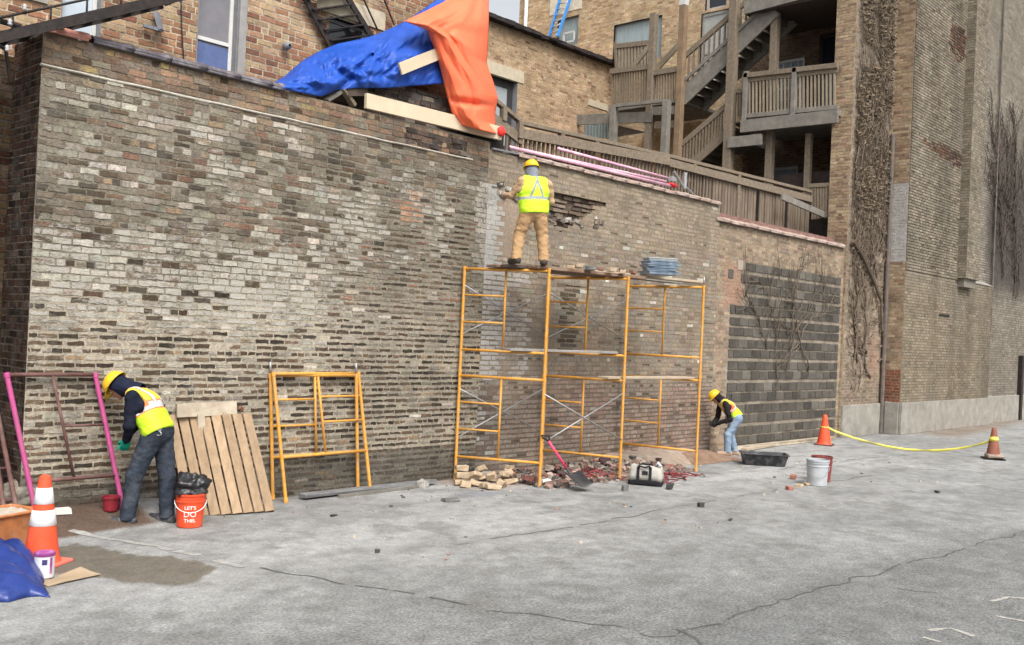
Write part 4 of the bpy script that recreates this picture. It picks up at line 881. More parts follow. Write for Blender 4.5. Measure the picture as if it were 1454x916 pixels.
def pal_gr(u, v, r):
    n = len(u); x = u+GX; big = fbm(x*.45, v*.4, 0, 71, 4)
    A = pick(r, n, [(.225, .195, .148), (.20, .172, .13), (.25, .218, .17), (.165, .138, .105)], [2.5, 2, 2, 1]); A = mixc(A, pick(r, n, [(.235, .195, .14), (.21, .172, .122), (.26, .218, .16)], [1, 1, 1]), (1-sst(3.4, 4.8, v+1.2*(big-.5))))
    A = mixc(A, np.broadcast_to((.17, .15, .12), A.shape), sst(.5, .66, big)*.55); st_ = sst(.5, .64, fbm(x*1.3, v*.16, 0, 79, 3)); A = A*(1-.25*st_)[:, None]
    brk = ((np.hypot((x-30.2)/.75, (v-11.5)/.62)+.35*(fbm(x*3, v*3, 0, 73, 3)-.5)) < .95) | ((x > 27.3) & (x < 31.0) & (np.abs(v-(8.13-.02*(x-29)))+.12*(fbm(x*4, v*4, 0, 74, 3)-.5) < .20*sst(27.2, 29.5, x)))
    A[brk] = pick(r, brk.sum(), [(.11, .065, .045), (.07, .05, .04), (.17, .12, .085)], [1, 1, .5])
    out = r.uniform(.002, .008, n); out[brk] = .001+.006*r.random(brk.sum()); keep = r.random(n) > np.where(brk, .12, .01); return A, np.full(n, .95), out, keep
GX1, GX2 = 34.3, 44.0
bricks(iw, (GX+.002, GYF, 0), (1, 0, 0), (0, -1, 0), GX1-GX, 4.5, pal_gr, lambda u, v, r: np.broadcast_to((.135, .113, .083), (len(u), 3))*r.uniform(.8, 1.1, (len(u), 1)), seed=23, near=False, gap=.020, cell=.35)
def pal_gr2(u, v, r): return pal_gr(u, v+4.5, r)
bricks(iw, (GX+.002, GYF, 4.5), (1, 0, 0), (0, -1, 0), 32.0-GX, TZT-4.5, pal_gr2, lambda u, v, r: np.broadcast_to((.135, .115, .088), (len(u), 3))*r.uniform(.8, 1.1, (len(u), 1)), seed=24, near=False, gap=.018, cell=.35, base=.02)
def pal_far(u, v, r):
    n = len(u); x = u+32.0; z = v; A = pick(r, n, [(.235, .21, .172), (.21, .185, .15), (.26, .235, .195)], [1, 1, 1])
    soot = sst(32.8, 35.2, x+2.2*(fbm(x, z*.5, 0, 77, 3)-.5))*sst(3.9, 4.9, z)*(1-sst(6.6, 10.5, z-.5*(x-35)))
    A = mixc(A, np.broadcast_to((.06, .053, .048), A.shape), soot*.9); A = mixc(A, A*.8, (z < 4.3).astype(float)*.6); return A, np.full(n, .96), r.uniform(.001, .006, n), r.random(n) > .01
bricks(iw, (32.0, GYF+.25, 0), (1, 0, 0), (0, -1, 0), GX2-32.0, TZT, pal_far, lambda u, v, r: mixc((.13, .112, .09), np.broadcast_to((.06, .053, .048), (len(u), 3)), .9*sst(33, 35, u+32)*sst(3.9, 4.9, v)*(1-sst(6.6, 10, v))), seed=25, near=False, gap=.020, cell=.35)
iw.box2((XL+.004, WY+.005, -.1), (GX+.3, WY+.545, TZT-.01), (.25, .2, .15)); iw.box2((GX+.006, GYF+.006, -.1), (GX1, GYF+.24, 4.49), (.25, .2, .15)); iw.box2((GX+.006, GYF+.006, 4.5), (32.0, GYF+.6, TZT-.01), (.25, .2, .15)); iw.box2((32.0, GYF+.26, -.1), (GX2, WY+3, TZT-.01), (.25, .2, .15))
iw.box2((AX+.4, WY+.55, -.1), (34, WY+6, TZT-.02), (.25, .2, .15))
iw.build('wall', MBRICK2, tall)
s = MB(); s.box2((30.906, GYF-.274, 4.55), (32.044, GYF+.3, TZT), (.2, .17, .13)); s.box2((31.0, GYF-.2, 4.3), (32.03, GYF+.1, 4.548), (.22, .2, .165))
def pal_pil(u, v, r):
    n = len(u); A = pick(r, n, [(.225, .195, .148), (.20, .172, .13), (.25, .218, .17), (.165, .138, .105)], [2, 2, 1.5, 1]); return A, np.full(n, .95), r.uniform(.002, .008, n), r.random(n) > .01
mpil = lambda u, v, r: np.broadcast_to((.14, .12, .092), (len(u), 3))*r.uniform(.8, 1.1, (len(u), 1))
bricks(s, (30.9, GYF-.28, 4.55), (1, 0, 0), (0, -1, 0), 1.15, TZT-4.55, pal_pil, mpil, seed=31, near=False, gap=.018); bricks(s, (30.9, GYF-.002, 4.55), (0, -1, 0), (-1, 0, 0), .278, TZT-4.55, pal_pil, mpil, seed=32, near=False, gap=.018)
s.build('pilaster', MBRICK2, tall)
s = MB(); s.grid(lambda u, v: V3(32.0+2.3*u, GYF+.24-.26*v, 4.50+.12*(1-v)+.02*float(vn(u*9, v*4, 0, 2))), 16, 3); s.build('weathered_ledge', MCONC, tall, solid=.03)
s = MB(); s.box((25.58, WY-.03, .41), (2.44, .07, .82), None, jit=.012); s.box(((GX+GX1)/2, GYF-.035, .44), (GX1-GX+.04, .09, .88), None, jit=.01); s.box((GX-.035, (WY+GYF)/2-.05, .435), (.07, WY-GYF-.12, .87), None, jit=.008); s.box(((GX1+GX2)/2, GYF+.215, .44), (GX2-GX1-.1, .09, .9)); s.build('plinth', MCONC, tall, bevel=.012)
DPIPE = mat('grey_pipe', (.115, .10, .088), .6, var=.3, dirt=(.25, .15, .1), dirt_amt=.4)
for x, y, z0, z1, rr in ((26.72, WY-.09, 0, 8.2, .06), (34.45, GYF+.13, .0, 4.0, .05), (33.2, GYF+.18, 4.5, TZT, .03), (34.9, GYF+.18, 3.0, TZT, .03)):
    s = MB(); s.tube([(x, y, z0), (x, y, z1)], rr, 10)
    k = z0+.8
    while k < z1: s.lathe([(rr+.014, -.03), (rr+.014, .03)], (x, y, k), 10, cap1=True); k += 1.9
    s.build('downpipe', DPIPE, tall, smooth=True, angle=.6)
s = MB(); s.box2((29.6, GYF-.03, 3.36), (30.4, GYF+.02, 3.42)); s.box2((38.3, GYF+.1, .0), (38.5, GYF+.245, 2.3)); s.build('iron_strap', RUST, tall)

# dead creeper on the blank bay and over the blocks
VINE = mat('dead_vine', (.13, .102, .078), .9, var=.35, vscale=10); LEAF = mat('dead_leaf', (.175, .135, .095), .9, var=.5, vscale=18)
def vine(mb, x, z, Y, ang, L, r, depth, xr, zr, rng):
    pts = [(x, Y, z)]; n = int(L/.16)
    for k in range(n):
        ang += rng.normal(0, .22); ang += .06*(PI/2-ang); x += .16*math.cos(ang); z += .16*math.sin(ang)
        if not (xr[0] < x < xr[1] and zr[0] < z < zr[1]): break
        pts.append((x, Y-.02-.05*rng.random(), z))
        if depth > 0 and rng.random() < .34: vine(mb, x, z, Y, ang+rng.choice([-1, 1])*rng.uniform(.5, 1.25), L*rng.uniform(.25, .55), r*.62, depth-1, xr, zr, rng)
    if len(pts) > 2: mb.tube(pts, [r*(1-.7*k/len(pts)) for k in range(len(pts))], 4, caps=False)
rv = np.random.default_rng(9); s = MB()
for k in range(11): vine(s, rv.uniform(24.6, 26.6), rv.uniform(4.0, 7.0), WY, PI/2+rv.normal(0, .3), 7.5, .026, 3, (24.4, 26.75), (.9, 14), rv)
for k in range(5): vine(s, rv.uniform(24.7, 26.6), rv.uniform(.9, 2.5), WY, PI/2+rv.normal(0, .5), 5, .03, 2, (24.4, 26.75), (.9, 14), rv)
s.tube([(24.45, WY-.1, 5.05), (25.1, WY-.1, 4.7), (25.8, WY-.1, 4.15), (26.4, WY-.09, 3.6), (26.55, WY-.09, 2.8)], [.06, .06, .05, .045, .04], 6)
vn_t = thing('creeper', 'mass of dead brown creeper covering the bay of the tall building beside the balcony', 'creeper', (25.5, WY-.05, 1)); s.build('stem', VINE, vn_t)
lf = MB()
for k in range(5200):
    x, z = rv.uniform(24.45, 26.7), rv.uniform(6.0, 13.2) if k > 500 else rv.uniform(2, 6.5)
    if vn(x*2.2, z*1.5, 0, 91) < .30: continue
    a, q = rv.uniform(0, PI), rv.uniform(.02, .055); c, si = math.cos(a)*q, math.sin(a)*q; y = WY-.02-.08*rv.random(); t = rv.normal(0, .04)
    lf.add([(x-c, y+t, z-si), (x+si*.5, y-t, z-c*.5), (x+c, y-t*.5, z+si), (x-si*.5, y+.5*t, z+c*.5)], [(0, 1, 2, 3)])
o = lf.build('dead_leaves', LEAF, vn_t); 
s = MB()
for k in range(6): vine(s, rv.uniform(20.3, 22.6), rv.uniform(1.2, 2.8), WB-.02, PI/2+rv.normal(0, .5), 3.0, .019, 3, (18.9, 24.1), (.9, 4.7), rv)
tag(s.build('creeper', VINE), 'thin dead creeper stems straggling over the dark concrete blocks', 'creeper')
s = MB()
for k in range(6): vine(s, rv.uniform(34.8, 39), rv.uniform(4.3, 6), GYF+.23, PI/2+rv.normal(0, .25), 5, .03, 2, (33.6, 43), (4.2, 11), rv)
tag(s.build('creeper', mat('dark_vine', (.085, .07, .06), .9)), 'dark sooty creeper on the tall building at the far right edge', 'creeper')
# ------------------------------------------------------------------ scaffolding
YEL = mat('yellow_paint', (.60, .28, .04), .55, var=.2, vscale=14, bump=.08, dirt=(.40, .31, .20), dirt_amt=.7, dscale=9)
STEEL = mat('galvanised_steel', (.34, .34, .34), .45, .6, var=.2, vscale=12)
PLANK = mat('scaffold_plank', (.20, .125, .085), .85, var=.35, vscale=5, bump=.2, stretch=(1, 4, 4), dirt=(.35, .30, .25), dirt_amt=.5, dscale=3)
PLANKG = mat('grey_plank', (.26, .245, .225), .8, var=.25, vscale=5, bump=.2, dirt=(.25, .22, .2), dirt_amt=.5, dscale=3)
PLANKP = mat('pale_plank', (.40, .33, .245), .75, var=.15, vscale=5, bump=.15, dirt=(.35, .27, .2), dirt_amt=.4, dscale=3)
PR = .024
def fr_parts(A, B, up, h, parent, mt, rungs='A', legm=None, leg_r=PR, fname='frame', as_part=True, rails=(.22, .975), rung_at=(.48, .73), pins=False):
    """a welded ladder frame standing on A and B; rungs between one leg and the inner post"""
    A, B, up = V3(*A), V3(*B), V3(*up).normalized(); P = lambda e, t: e+up*(h*t); M_ = (A+B)/2
    r = MB(); r.tube([P(A, rails[1]), P(B, rails[1])], PR*.95, 8)
    f = r.build(fname, mt, parent, smooth=True); r = MB(); r.tube([P(A, rails[0]), P(B, rails[0])], PR*.9, 8); r.build('rail', mt, f, smooth=True)
    for e in (A, B):
        q = MB(); q.tube([P(e, 0), P(e, 1.0)], leg_r, 10); q.tube([P(e, -.008+.008), P(e, .035)], leg_r*1.28, 10); q.tube([P(e, .965), P(e, .998)], leg_r*1.2, 10); q.build('leg', legm or mt, f, smooth=True, angle=.7)
        if pins: q = MB(); q.tube([P(e, 1.0), P(e, 1.09)], .016, 8); q.build('coupling_pin', STEEL, f, smooth=True)
    q = MB(); q.tube([P(M_, rails[0]), P(M_, rails[1])], PR*.75, 8); q.build('inner_post', mt, f, smooth=True)
    e = A if rungs == 'A' else B
    for t in rung_at: q = MB(); q.tube([P(e, t), P(M_, t)], PR*.62, 8); q.build('rung', mt, f, smooth=True)
    return f
GA, GB, GC, GD = (10.60, 10.87, 0), (11.22, 9.69, 0), (12.93, 9.47, 0), (15.01, 9.35, 0)
GC2, GD2 = (12.51, 10.78, 0), (14.72, 10.78, 0)
HF = 1.645
sc_ = thing('scaffold', 'yellow two-tier steel scaffold with three bays standing against the tan wall', 'scaffold', (12.8, 10.1, 0))
for a, b in ((GA, GB), (GC2, GC), (GD2, GD)):
    for lv in (0, 1):
        fr_parts(np.array(a)+(0, 0, lv*HF), np.array(b)+(0, 0, lv*HF), (0, 0, 1), HF, sc_, YEL)
def brace(a, b, lv, z0=.65, z1=1.40):
    a, b = np.array(a, float), np.array(b, float); o = lv*HF*.97; s = MB()
    s.tube([a+(0, 0, o+z0), b+(0, 0, o+z1)], .012, 6); s.tube([a+(0, -.012, o+z1), b+(0, -.012, o+z0)], .012, 6); s.build('cross_brace', STEEL, sc_, smooth=True)
brace(GB, GC, 0); brace(GA, GC2, 1); brace(GA, GC2, 0); brace(GC2, GD2, 1)
s = MB(); s.tube([(GD[0], GD[1], 2*HF), (GD[0], GD[1], 2*HF+.14)], .017, 8); s.build('coupling_pin', STEEL, sc_, smooth=True)
for p in (GA, GB, GC, GD, GC2, GD2): s = MB(); s.box((p[0], p[1], .006), (.12, .12, .012)); s.build('base_plate', STEEL, sc_)
ZD = 2*HF*.975+.022
ZD = HF+HF*.975+.03
def plank(a, b, w, h, m, label, grp=None):
    s = MB(); s.beam(a, b, w, h, jit=.004); o = s.build('scaffold_plank', m, bevel=.006); return tag(o, label, 'plank', grp)
def fx(P, Q, t): return np.array(P)+(np.array(Q)-np.array(P))*t
def dk(t0, t1, f0, f1, z):      # a run along the scaffold: f = share of the frame from the wall side to the near side
    pass
def inb(fa, x):                 # point on the line between the frames at share fa from the near side
    return x
def lay(z, P, Q, ext0=.15, ext1=.15):
    P, Q = np.array(P, float), np.array(Q, float); d = (Q-P)/np.linalg.norm(Q-P); a = P-d*ext0; b = Q+d*ext1; a[2] = b[2] = z; return a, b
zt = ZD+.022
plank(*lay(zt, fx(GB, GA, .13), fx(GC, GC2, .13), .10, .55), .24, .05, PLANK, 'dark reddish scaffold plank along the front edge of the top deck')
plank(*lay(zt, fx(GB, GA, .38), fx(GC, GC2, .36), .22, .30), .25, .045, mat('dark_plank', (.11, .085, .07), .85, var=.3, vscale=5), 'dark brown middle plank under the feet of the worker on the deck')
plank(*lay(zt, fx(GB, GA, .62), fx(GC, GC2, .60), .1, .3), .25, .045, PLANK, 'brown inner plank of the top deck nearest the opened wall')
plank(*lay(zt+.048, fx(GC, GC2, .34), fx(GD, GD2, .18), .25, .25), .25, .04, PLANKP, 'pale plank on the right bay of the top deck below the stack of trays')
plank(*lay(zt+.046, fx(GC, GC2, .62), fx(GD, GD2, .48), .2, .3), .26, .04, PLANKG, 'grey plank at the back of the right bay of the top deck')
zm = HF+HF*.22+PR+.018
plank(*lay(zm, fx(GB, GA, .25), fx(GC, GC2, .18), .35, .06), .24, .036, PLANKG, 'grey plank laid halfway up the middle bay of the scaffold')
zl = HF*.975+PR+.018
plank(*lay(zl, fx(GC, GC2, .12), fx(GD, GD2, .12), .28, -.03), .23, .036, PLANKG if False else PLANKP, 'pale plank laid across the right bay at the height of the crouching worker')

# frames leaning on the wall, waiting to be put up
def lean_frame(label, bl, br, tl, m, lm, rungs, group, h=None, name='spare_scaffold', pins=False, **kw):
    A, B = np.array(bl), np.array(br); up = np.array(tl)-A; hh = float(np.linalg.norm(up)); t = thing(name, label, 'scaffold frame', (A+B)/2, group)
    fr_parts(A, B, up, hh, t, m, rungs, lm, pins=pins, **kw); return t
def pY(x, y, Y): return onY(x, y, Y)
g1a, g1b = onZ(406, 714), onZ(526, 699)
t1 = onY(388, 528, WY-.10)
lean_frame('front yellow scaffold frame leaning on the wall with rungs on its right side', g1a, g1b, t1, YEL, None, 'B', 'yellow frames leaning on the wall', rails=(.345, .985), rung_at=(.60, .80), pins=False)
g2a, g2b = onZ(391, 710), onZ(512, 698); g2a[1] += .06; g2b[1] += .06
t2 = onY(384, 530, WY-.045)
lean_frame('rear yellow scaffold frame with rungs on its left side behind another yellow frame', g2a, g2b, t2, YEL, None, 'A', 'yellow frames leaning on the wall', rails=(.335, .985), rung_at=(.58, .79), pins=True)
PINK = mat('pink_paint', (.42, .07, .21), .45, var=.15, vscale=8, dirt=(.30, .12, .16), dirt_amt=.5, dscale=5); MAROON = mat('maroon_steel', (.12, .058, .05), .7, var=.4, vscale=10, dirt=(.22, .16, .14), dirt_amt=.5)
def at_g(x, y, dy=0.0):
    z = .14
    for _ in range(4): p = onZ(x, y, z); z = gzp(p[0], min(p[1], 10.8))
    return p
pA = onY(52, 740, 10.62); pB = onY(175, 724, 10.62); pA[2] = gzp(pA[0], pA[1]); pB[2] = gzp(pB[0], pB[1])
t3 = onY(9, 529, WY-.06)
upv = t3-pA
lean_frame('pink-legged scaffold frame with maroon rails leaning against the wall corner', pA, pB, t3, MAROON, PINK, 'B', None, rails=(.25, .985), rung_at=(.62,), leg_r=.027)
for bx, tx, ty, Yt, lb in ((4.06, -6, 572, FY-.05, 'rusty maroon scaffold frame at the left edge nearest the pink-legged frame'), (3.93, -14, 590, FY-.12, 'rusty maroon scaffold frame squeezed in at the extreme left edge behind the tub')):
    B = np.array((bx, 10.5, 0)); B[2] = gzp(B[0], B[1]); T = onY(tx, ty, Yt); A = B+np.array((-1.37, .0, 0)); A[2] = 0
    lean_frame(lb, A, B, A+(T-B), MAROON, None, 'B', 'rusty frames at the left edge', rails=(.2, .98), rung_at=(.45, .7), leg_r=.026)

# ------------------------------------------------------------------ things by the foot of the wall
LWD = mat('pallet_wood', (.50, .385, .26), .8, var=.3, vscale=3.5, bump=.2, stretch=(2, 2, .5), dirt=(.30, .21, .14), dirt_amt=.5, dscale=4)
def pallet():
    bl, brr = onZ(272, 736), onZ(390, 727); bl = np.array((bl[0]-.06, bl[1]+.02, 0)); e = (brr-bl); Lw = np.linalg.norm(e); ex = e/Lw
    tr = onY(357, 588, WY-.17); upv = tr-brr; hh = np.linalg.norm(upv); eu = upv/hh; en = np.cross(ex, eu); en = en/np.linalg.norm(en)
    t = thing('wooden_pallet', 'pale wooden pallet leaning on the wall beside the orange bucket', 'pallet', (bl+brr)/2); s = MB(); n = 8
    for k in range(n):
        a = bl+ex*((k+.5)*Lw/n)+en*.02; g = random.uniform(.85, 1.12)
        s.beam(a+eu*.01, a+eu*(hh-random.uniform(0, .02)), Lw/n-.022, .018, en, (.33*g, .235*g, .15*g), jit=.003)
    s.build('deck_boards', mat('pallet_board', attr=True, rough=.8, var=.25, vscale=4, bump=.2, stretch=(3, 3, .6), dirt=(.30, .21, .14), dirt_amt=.45, dscale=5), t, bevel=.003)
    for q in (.03, .5, .95):
        s = MB(); a = bl+eu*(hh*q+.02)-en*.045; s.beam(a, a+ex*Lw, .09, .10, en); s.build('stringer', mat('pallet_dark', (.13, .09, .06), .9, var=.3), t)
    return bl, ex, eu, en, hh, Lw
PB = pallet()
bl, ex, eu, en, hh, Lw = PB
s = MB(); c = onY(294, 581, WY-.09); s.box(c, (.80, .035, .17), Matrix.Rotation(-.02, 3, 'Y') @ Matrix.Rotation(-.2, 3, 'X'), jit=.008); c2 = c.copy(); s.beam((c[0]-.1, WY-.12, c[2]-.05), (c[0]-.05, WY-.22, .10), .09, .03); s.beam((c[0]+.25, WY-.12, c[2]-.05), (c[0]+.25, WY-.2, .10), .09, .03)
tag(s.build('backing_board', mat('grimy_board', (.42, .36, .28), .85, var=.25, vscale=5, dirt=(.25, .18, .12), dirt_amt=.5)), 'grimy pale board standing behind the top of the pallet', 'board')
s = MB(); rr = np.random.default_rng(4); tp = bl+eu*(hh+.012)
for k in range(60):
    p = tp+ex*rr.uniform(0, Lw*.95)+np.array((0, rr.uniform(-.02, .12), rr.uniform(0, .05))); a = rr.uniform(0, 6)
    s.add([p+np.array((math.cos(a)*.06, math.sin(a)*.02, .01)), p+np.array((math.cos(a+1.5)*.03, 0, .045)), p-np.array((math.cos(a)*.05, math.sin(a)*.02, .0))], [(0, 1, 2)], random.choice([(.14, .07, .04), (.30, .05, .03), (.09, .06, .045), (.20, .12, .08)]))
o = s.build('debris', mat('dry_debris', attr=True, rough=.9, var=.3), solid=.006); tag(o, 'scraps of brown and red debris caught along the top of pallet', 'debris', kind='stuff')
# dark boards and yellow level between worker and pallet
s = MB(); a = onZ(252, 728); s.beam((a[0]-.02, a[1]+.10, .0), (a[0]-.12, WY-.04, 1.0), .20, .03, (0, 1, 0)); tag(s.build('board', mat('dark_red_board', (.13, .05, .035), .8, var=.3)), 'dark reddish board leaning behind the left edge of the pallet', 'board')
s = MB(); a = onZ(214, 728); s.beam((a[0], a[1]+.16, .03), (a[0]+.02, WY-.035, 1.0), .055, .03, (0, 1, 0)); tag(s.build('spirit_level', mat('cream_yellow', (.66, .56, .20), .6, var=.15)), 'pale yellow batten leaning on the wall seen between the legs of a worker', 'batten')
s = MB(); a, b = onZ(412, 706), onZ(606, 686); a[1] = min(a[1], WY-.2); b[1] = WY-.18; s.beam((a[0], WY-.30, .05), (b[0], WY-.22, .05), .14, .05, jit=.01); tag(s.build('timber', mat('wet_timber', (.17, .17, .17), .7, var=.35, vscale=5, stretch=(1, 5, 5))), 'long grey timber lying along the foot of the wall past the yellow frames', 'timber')
s = MB(); s.beam((a[0]+.5, WY-.42, .025), (b[0]-.3, WY-.34, .025), .05, .04, jit=.006); tag(s.build('timber', mat('grey_wood')), 'thin grey lath lying in front of the long timber along the wall', 'timber')
s = MB(); c = onZ(600, 692); s.box((c[0], c[1], .05), (.20, .12, .09), Matrix.Rotation(.5, 3, 'Z'), jit=.025); tag(s.build('stone', mat('pale_stone2', (.36, .345, .31), .9, var=.3), bevel=.012), 'pale lump of stone on the pavement left of the scaffold', 'stone')
s = MB(); c = onY(86, 716, WY-.28); z_ = gzp(c[0], c[1]); s.box((c[0], c[1], z_+.03), (.21, .10, .06), Matrix.Rotation(-.1, 3, 'Z'), jit=.008); tag(s.build('brick', mat('white_brick', (.60, .58, .53), .9, var=.15)), 'single whitish brick lying on the earth behind the orange cone', 'brick')
# muddy sheet
# bucket maker
def bucket(name, label, c, r0, r1, h, m, handle=None, hm=None, ribs=2, group=None, yaw=0.0):
    c = np.array(c, float); t = thing(name, label, 'bucket', c, group); s = MB()
    prof = [(r0*.94, 0), (r0, .008)]
    for k in range(1, 7): prof.append((r0+(r1-r0)*k/9, h*k/9))
    for k in range(ribs):
        z = h*(.78+.12*k); rr_ = r0+(r1-r0)*z/h; prof += [(rr_, z-.012), (rr_+.009, z-.010), (rr_+.009, z+.004), (rr_, z+.006)]
    prof += [(r1, h-.022), (r1+.010, h-.02), (r1+.011, h), (r1-.004, h), (r1-.006, h-.05), (r0-.006, .012), (0.001, .010)]
    s.lathe(prof, c, 36); s.build('shell', m, t, smooth=True, angle=.7)
    if handle is not None:
        q = MB(); pts = []; ph = handle; lo_ = h*.78
        for k in range(17):
            a = PI*k/16; x = math.cos(a)*(r1+.012); y = math.sin(a)*(r1+.02); p = V3(x, -abs(y)*.98, lo_-math.sin(a)*h*ph)
            p = Matrix.Rotation(yaw, 3, 'Z') @ p; pts.append(V3(*c)+p)
        q.tube(pts, .0045, 6); q.build('handle', hm or STEEL, t, smooth=True)
    return t
ORANGE = mat('orange_plastic', (.72, .075, .025), .42, var=.10, vscale=8, bump=.03, dirt=(.45, .16, .10), dirt_amt=.35)
YAWC = math.atan2(-CM[0][0], CM[0][1])*0
cb_ = onZ(269, 747)
face = math.atan2(-cb_[0], cb_[1])   # turn so that -Y of the bucket looks back along the alley to the camera
VYAW = math.atan2(cb_[1], cb_[0])-PI/2
ob = bucket('bucket', 'orange bucket lettered in white with a black bag stuffed in its top', cb_, .135, .158, .37, ORANGE, .30, mat('white_wire', (.75, .75, .74), .4), ribs=1, yaw=VYAW)
def lettering(lines, parent, c, r_at, m, yaw):
    vs = []; fs = []
    for text, size, zc, sx in lines:
        cu = bpy.data.curves.new('lettering', 'FONT'); cu.body = text; cu.size = size; cu.align_x = 'CENTER'; cu.offset = size*.018; cu.resolution_u = 3
        to = bpy.data.objects.new('lettering', cu); COL.objects.link(to); bpy.context.view_layer.update()
        me = bpy.data.meshes.new_from_object(to.evaluated_get(bpy.context.evaluated_depsgraph_get())); bpy.data.objects.remove(to)
        import bmesh
        bm = bmesh.new(); bm.from_mesh(me); bmesh.ops.triangulate(bm, faces=bm.faces[:]); bm.verts.ensure_lookup_table(); o = len(vs)
        for v in bm.verts:
            z = zc+v.co.y-size*.35; rr_ = r_at(z)+.0022; a = v.co.x*sx/rr_-PI/2+yaw; vs.append((c[0]+rr_*math.cos(a), c[1]+rr_*math.sin(a), c[2]+z))
        for f in bm.faces: fs.append(tuple(o+v.index for v in f.verts))
        bm.free(); bpy.data.meshes.remove(me)
    s = MB(); s.add(vs, fs); return s.build('lettering', m, parent)
lettering([("LET'S", .052, .225, 1.1), ('DO', .082, .155, 1.1), ('THIS.', .052, .085, 1.1)], ob, cb_, lambda z: .135+.023*z/.37, mat('white_print', (.80, .74, .70), .6, var=.1), VYAW)
# black bin bag in it
def blob(name, c, rad, m, label, cat, n=30, amp=.35, seed=3, zcut=None, freq=5, solid=0):
    s = MB()
    def f(u, v):
        a = 2*PI*u; b = PI*(v-.5); d = V3(math.cos(a)*math.cos(b), math.sin(a)*math.cos(b), math.sin(b)); q = d*freq*.5
        k = 1+amp*(float(fbm(math.cos(a)*math.cos(b)*freq*.4+5, math.sin(a)*math.cos(b)*freq*.4+7, math.sin(b)*freq*.4, seed, 4))-.5)*2-amp*.4*abs(float(vn(d.x*freq*.7+9, d.y*freq*.7, d.z*freq*.7, seed+4))-.5)
        p = V3(d.x*rad[0]*k, d.y*rad[1]*k, d.z*rad[2]*k)
        if zcut is not None: p.z = max(p.z, zcut)
        return V3(*c)+p
    s.grid(f, n*2, n); return tag(s.build(name, m, smooth=True), label, cat)
BAG = mat('black_bag', (.016, .016, .018), .35, var=.2, bump=.5, bscale=18, spec=.5)
blob('bin_bag', cb_+np.array((.01, .02, .43)), (.19, .17, .15), BAG, 'crumpled black plastic bag stuffed into the top of the orange bucket', 'bag', amp=.55, seed=8, freq=6)
# small red pail by the boots
rbk = onZ(156, 738, .03); rbk[2] = gzp(rbk[0], rbk[1]); bucket('bucket', 'small red pail on the earth beside the left worker boots', rbk, .075, .09, .16, mat('red_plastic', (.22, .02, .03), .4, var=.2), None, ribs=0)
# grey bucket with a red one behind
gbk = onZ(1160, 689); t = bucket('bucket', 'pale grey ribbed bucket standing on the open pavement', gbk, .155, .178, .42, mat('grey_plastic', (.40, .42, .44), .5, var=.12, dirt=(.52, .50, .46), dirt_amt=.5), .42, STEEL, ribs=3, yaw=math.atan2(gbk[1], gbk[0])-PI/2)
rdb = gbk+np.array((.30, .08, 0)); rdb = onZ(1168, 685.5); bucket('bucket', 'red bucket tucked right behind the pale grey ribbed bucket', (rdb[0]+.16, rdb[1]+.10, 0), .15, .172, .43, mat('red_bucket', (.20, .04, .035), .5, var=.2, dirt=(.4, .25, .2), dirt_amt=.4), None, ribs=1)

# cones
RUBO = mat('cone_orange', (.74, .085, .03), .5, var=.10, vscale=5, dirt=(.45, .14, .09), dirt_amt=.35); RUBD = mat('cone_faded', (.24, .085, .055), .7, var=.25, vscale=6, dirt=(.10, .07, .055), dirt_amt=.7); RUBP = mat('cone_base_pink', (.72, .17, .12), .6, var=.1)
BANDW = mat('reflective_band', (.74, .74, .74), .4, var=.08, dirt=(.5, .48, .46), dirt_amt=.35); BLKR = mat('black_rubber_base', (.03, .028, .028), .8)
def cone(label, c, h, rb_, rt, m, bm_, bands, bandm, base, yaw, basetilt=0):
    t = thing('traffic_cone', label, 'cone', c); R_ = Matrix.Rotation(yaw, 3, 'Z'); s = MB(); bz = .03
    n = 32; s.lathe([(rb_*1.12, bz), (rb_*1.03, bz+.02)]+[(rb_+(rt-rb_)*k/10, bz+.03+(h-bz-.03)*k/10) for k in range(11)]+[(rt*.55, h+.012), (rt*.3, h+.005)], c, n, cap1=True); s.build('body', m, t, smooth=True, angle=.9)
    s = MB(); s.box(np.array(c)+(0, 0, bz/2), (base, base, bz), R_, taper=.97); s.build('base', bm_, t, bevel=.008)
    for z0, z1 in bands:
        f = lambda z: rb_+(rt-rb_)*(z-bz-.03)/(h-bz-.03); s = MB(); s.lathe([(f(z0)+.002, z0), (f(z0)+.005, z0+.002), (f(z1)+.005, z1-.002), (f(z1)+.002, z1)], c, n, cap0=False); s.build('reflective_band', bandm, t, smooth=True)
    return t
c1 = onZ(58, 801); cone('tall orange traffic cone with two white reflective bands at the left', c1, .80, .155, .048, RUBO, RUBP, [(.36, .50), (.555, .70)], BANDW, .40, .6)
c2 = onZ(1170, 632); cone('clean orange traffic cone standing by the end of the block wall', c2, .70, .16, .045, RUBO, mat('dark_base', (.09, .035, .03), .7), [], BANDW, .42, .3)
c3 = onZ(1410, 652); cone('dirty faded brown traffic cone with yellow tape round it at right', c3, .68, .15, .045, RUBD, BLKR, [(.40, .50)], mat('yellow_band', (.62, .50, .10), .5, var=.2), .44, .5)
s = MB(); s.box(c3+np.array((-.06, -.05, .09)), (.40, .34, .09), Matrix.Rotation(.4, 3, 'Z'), jit=.03); tag(s.build('sandbag', mat('dusty_cloth', (.34, .27, .22), .9, var=.3), bevel=.03), 'dusty cloth bag lying over the foot of the faded cone', 'bag')
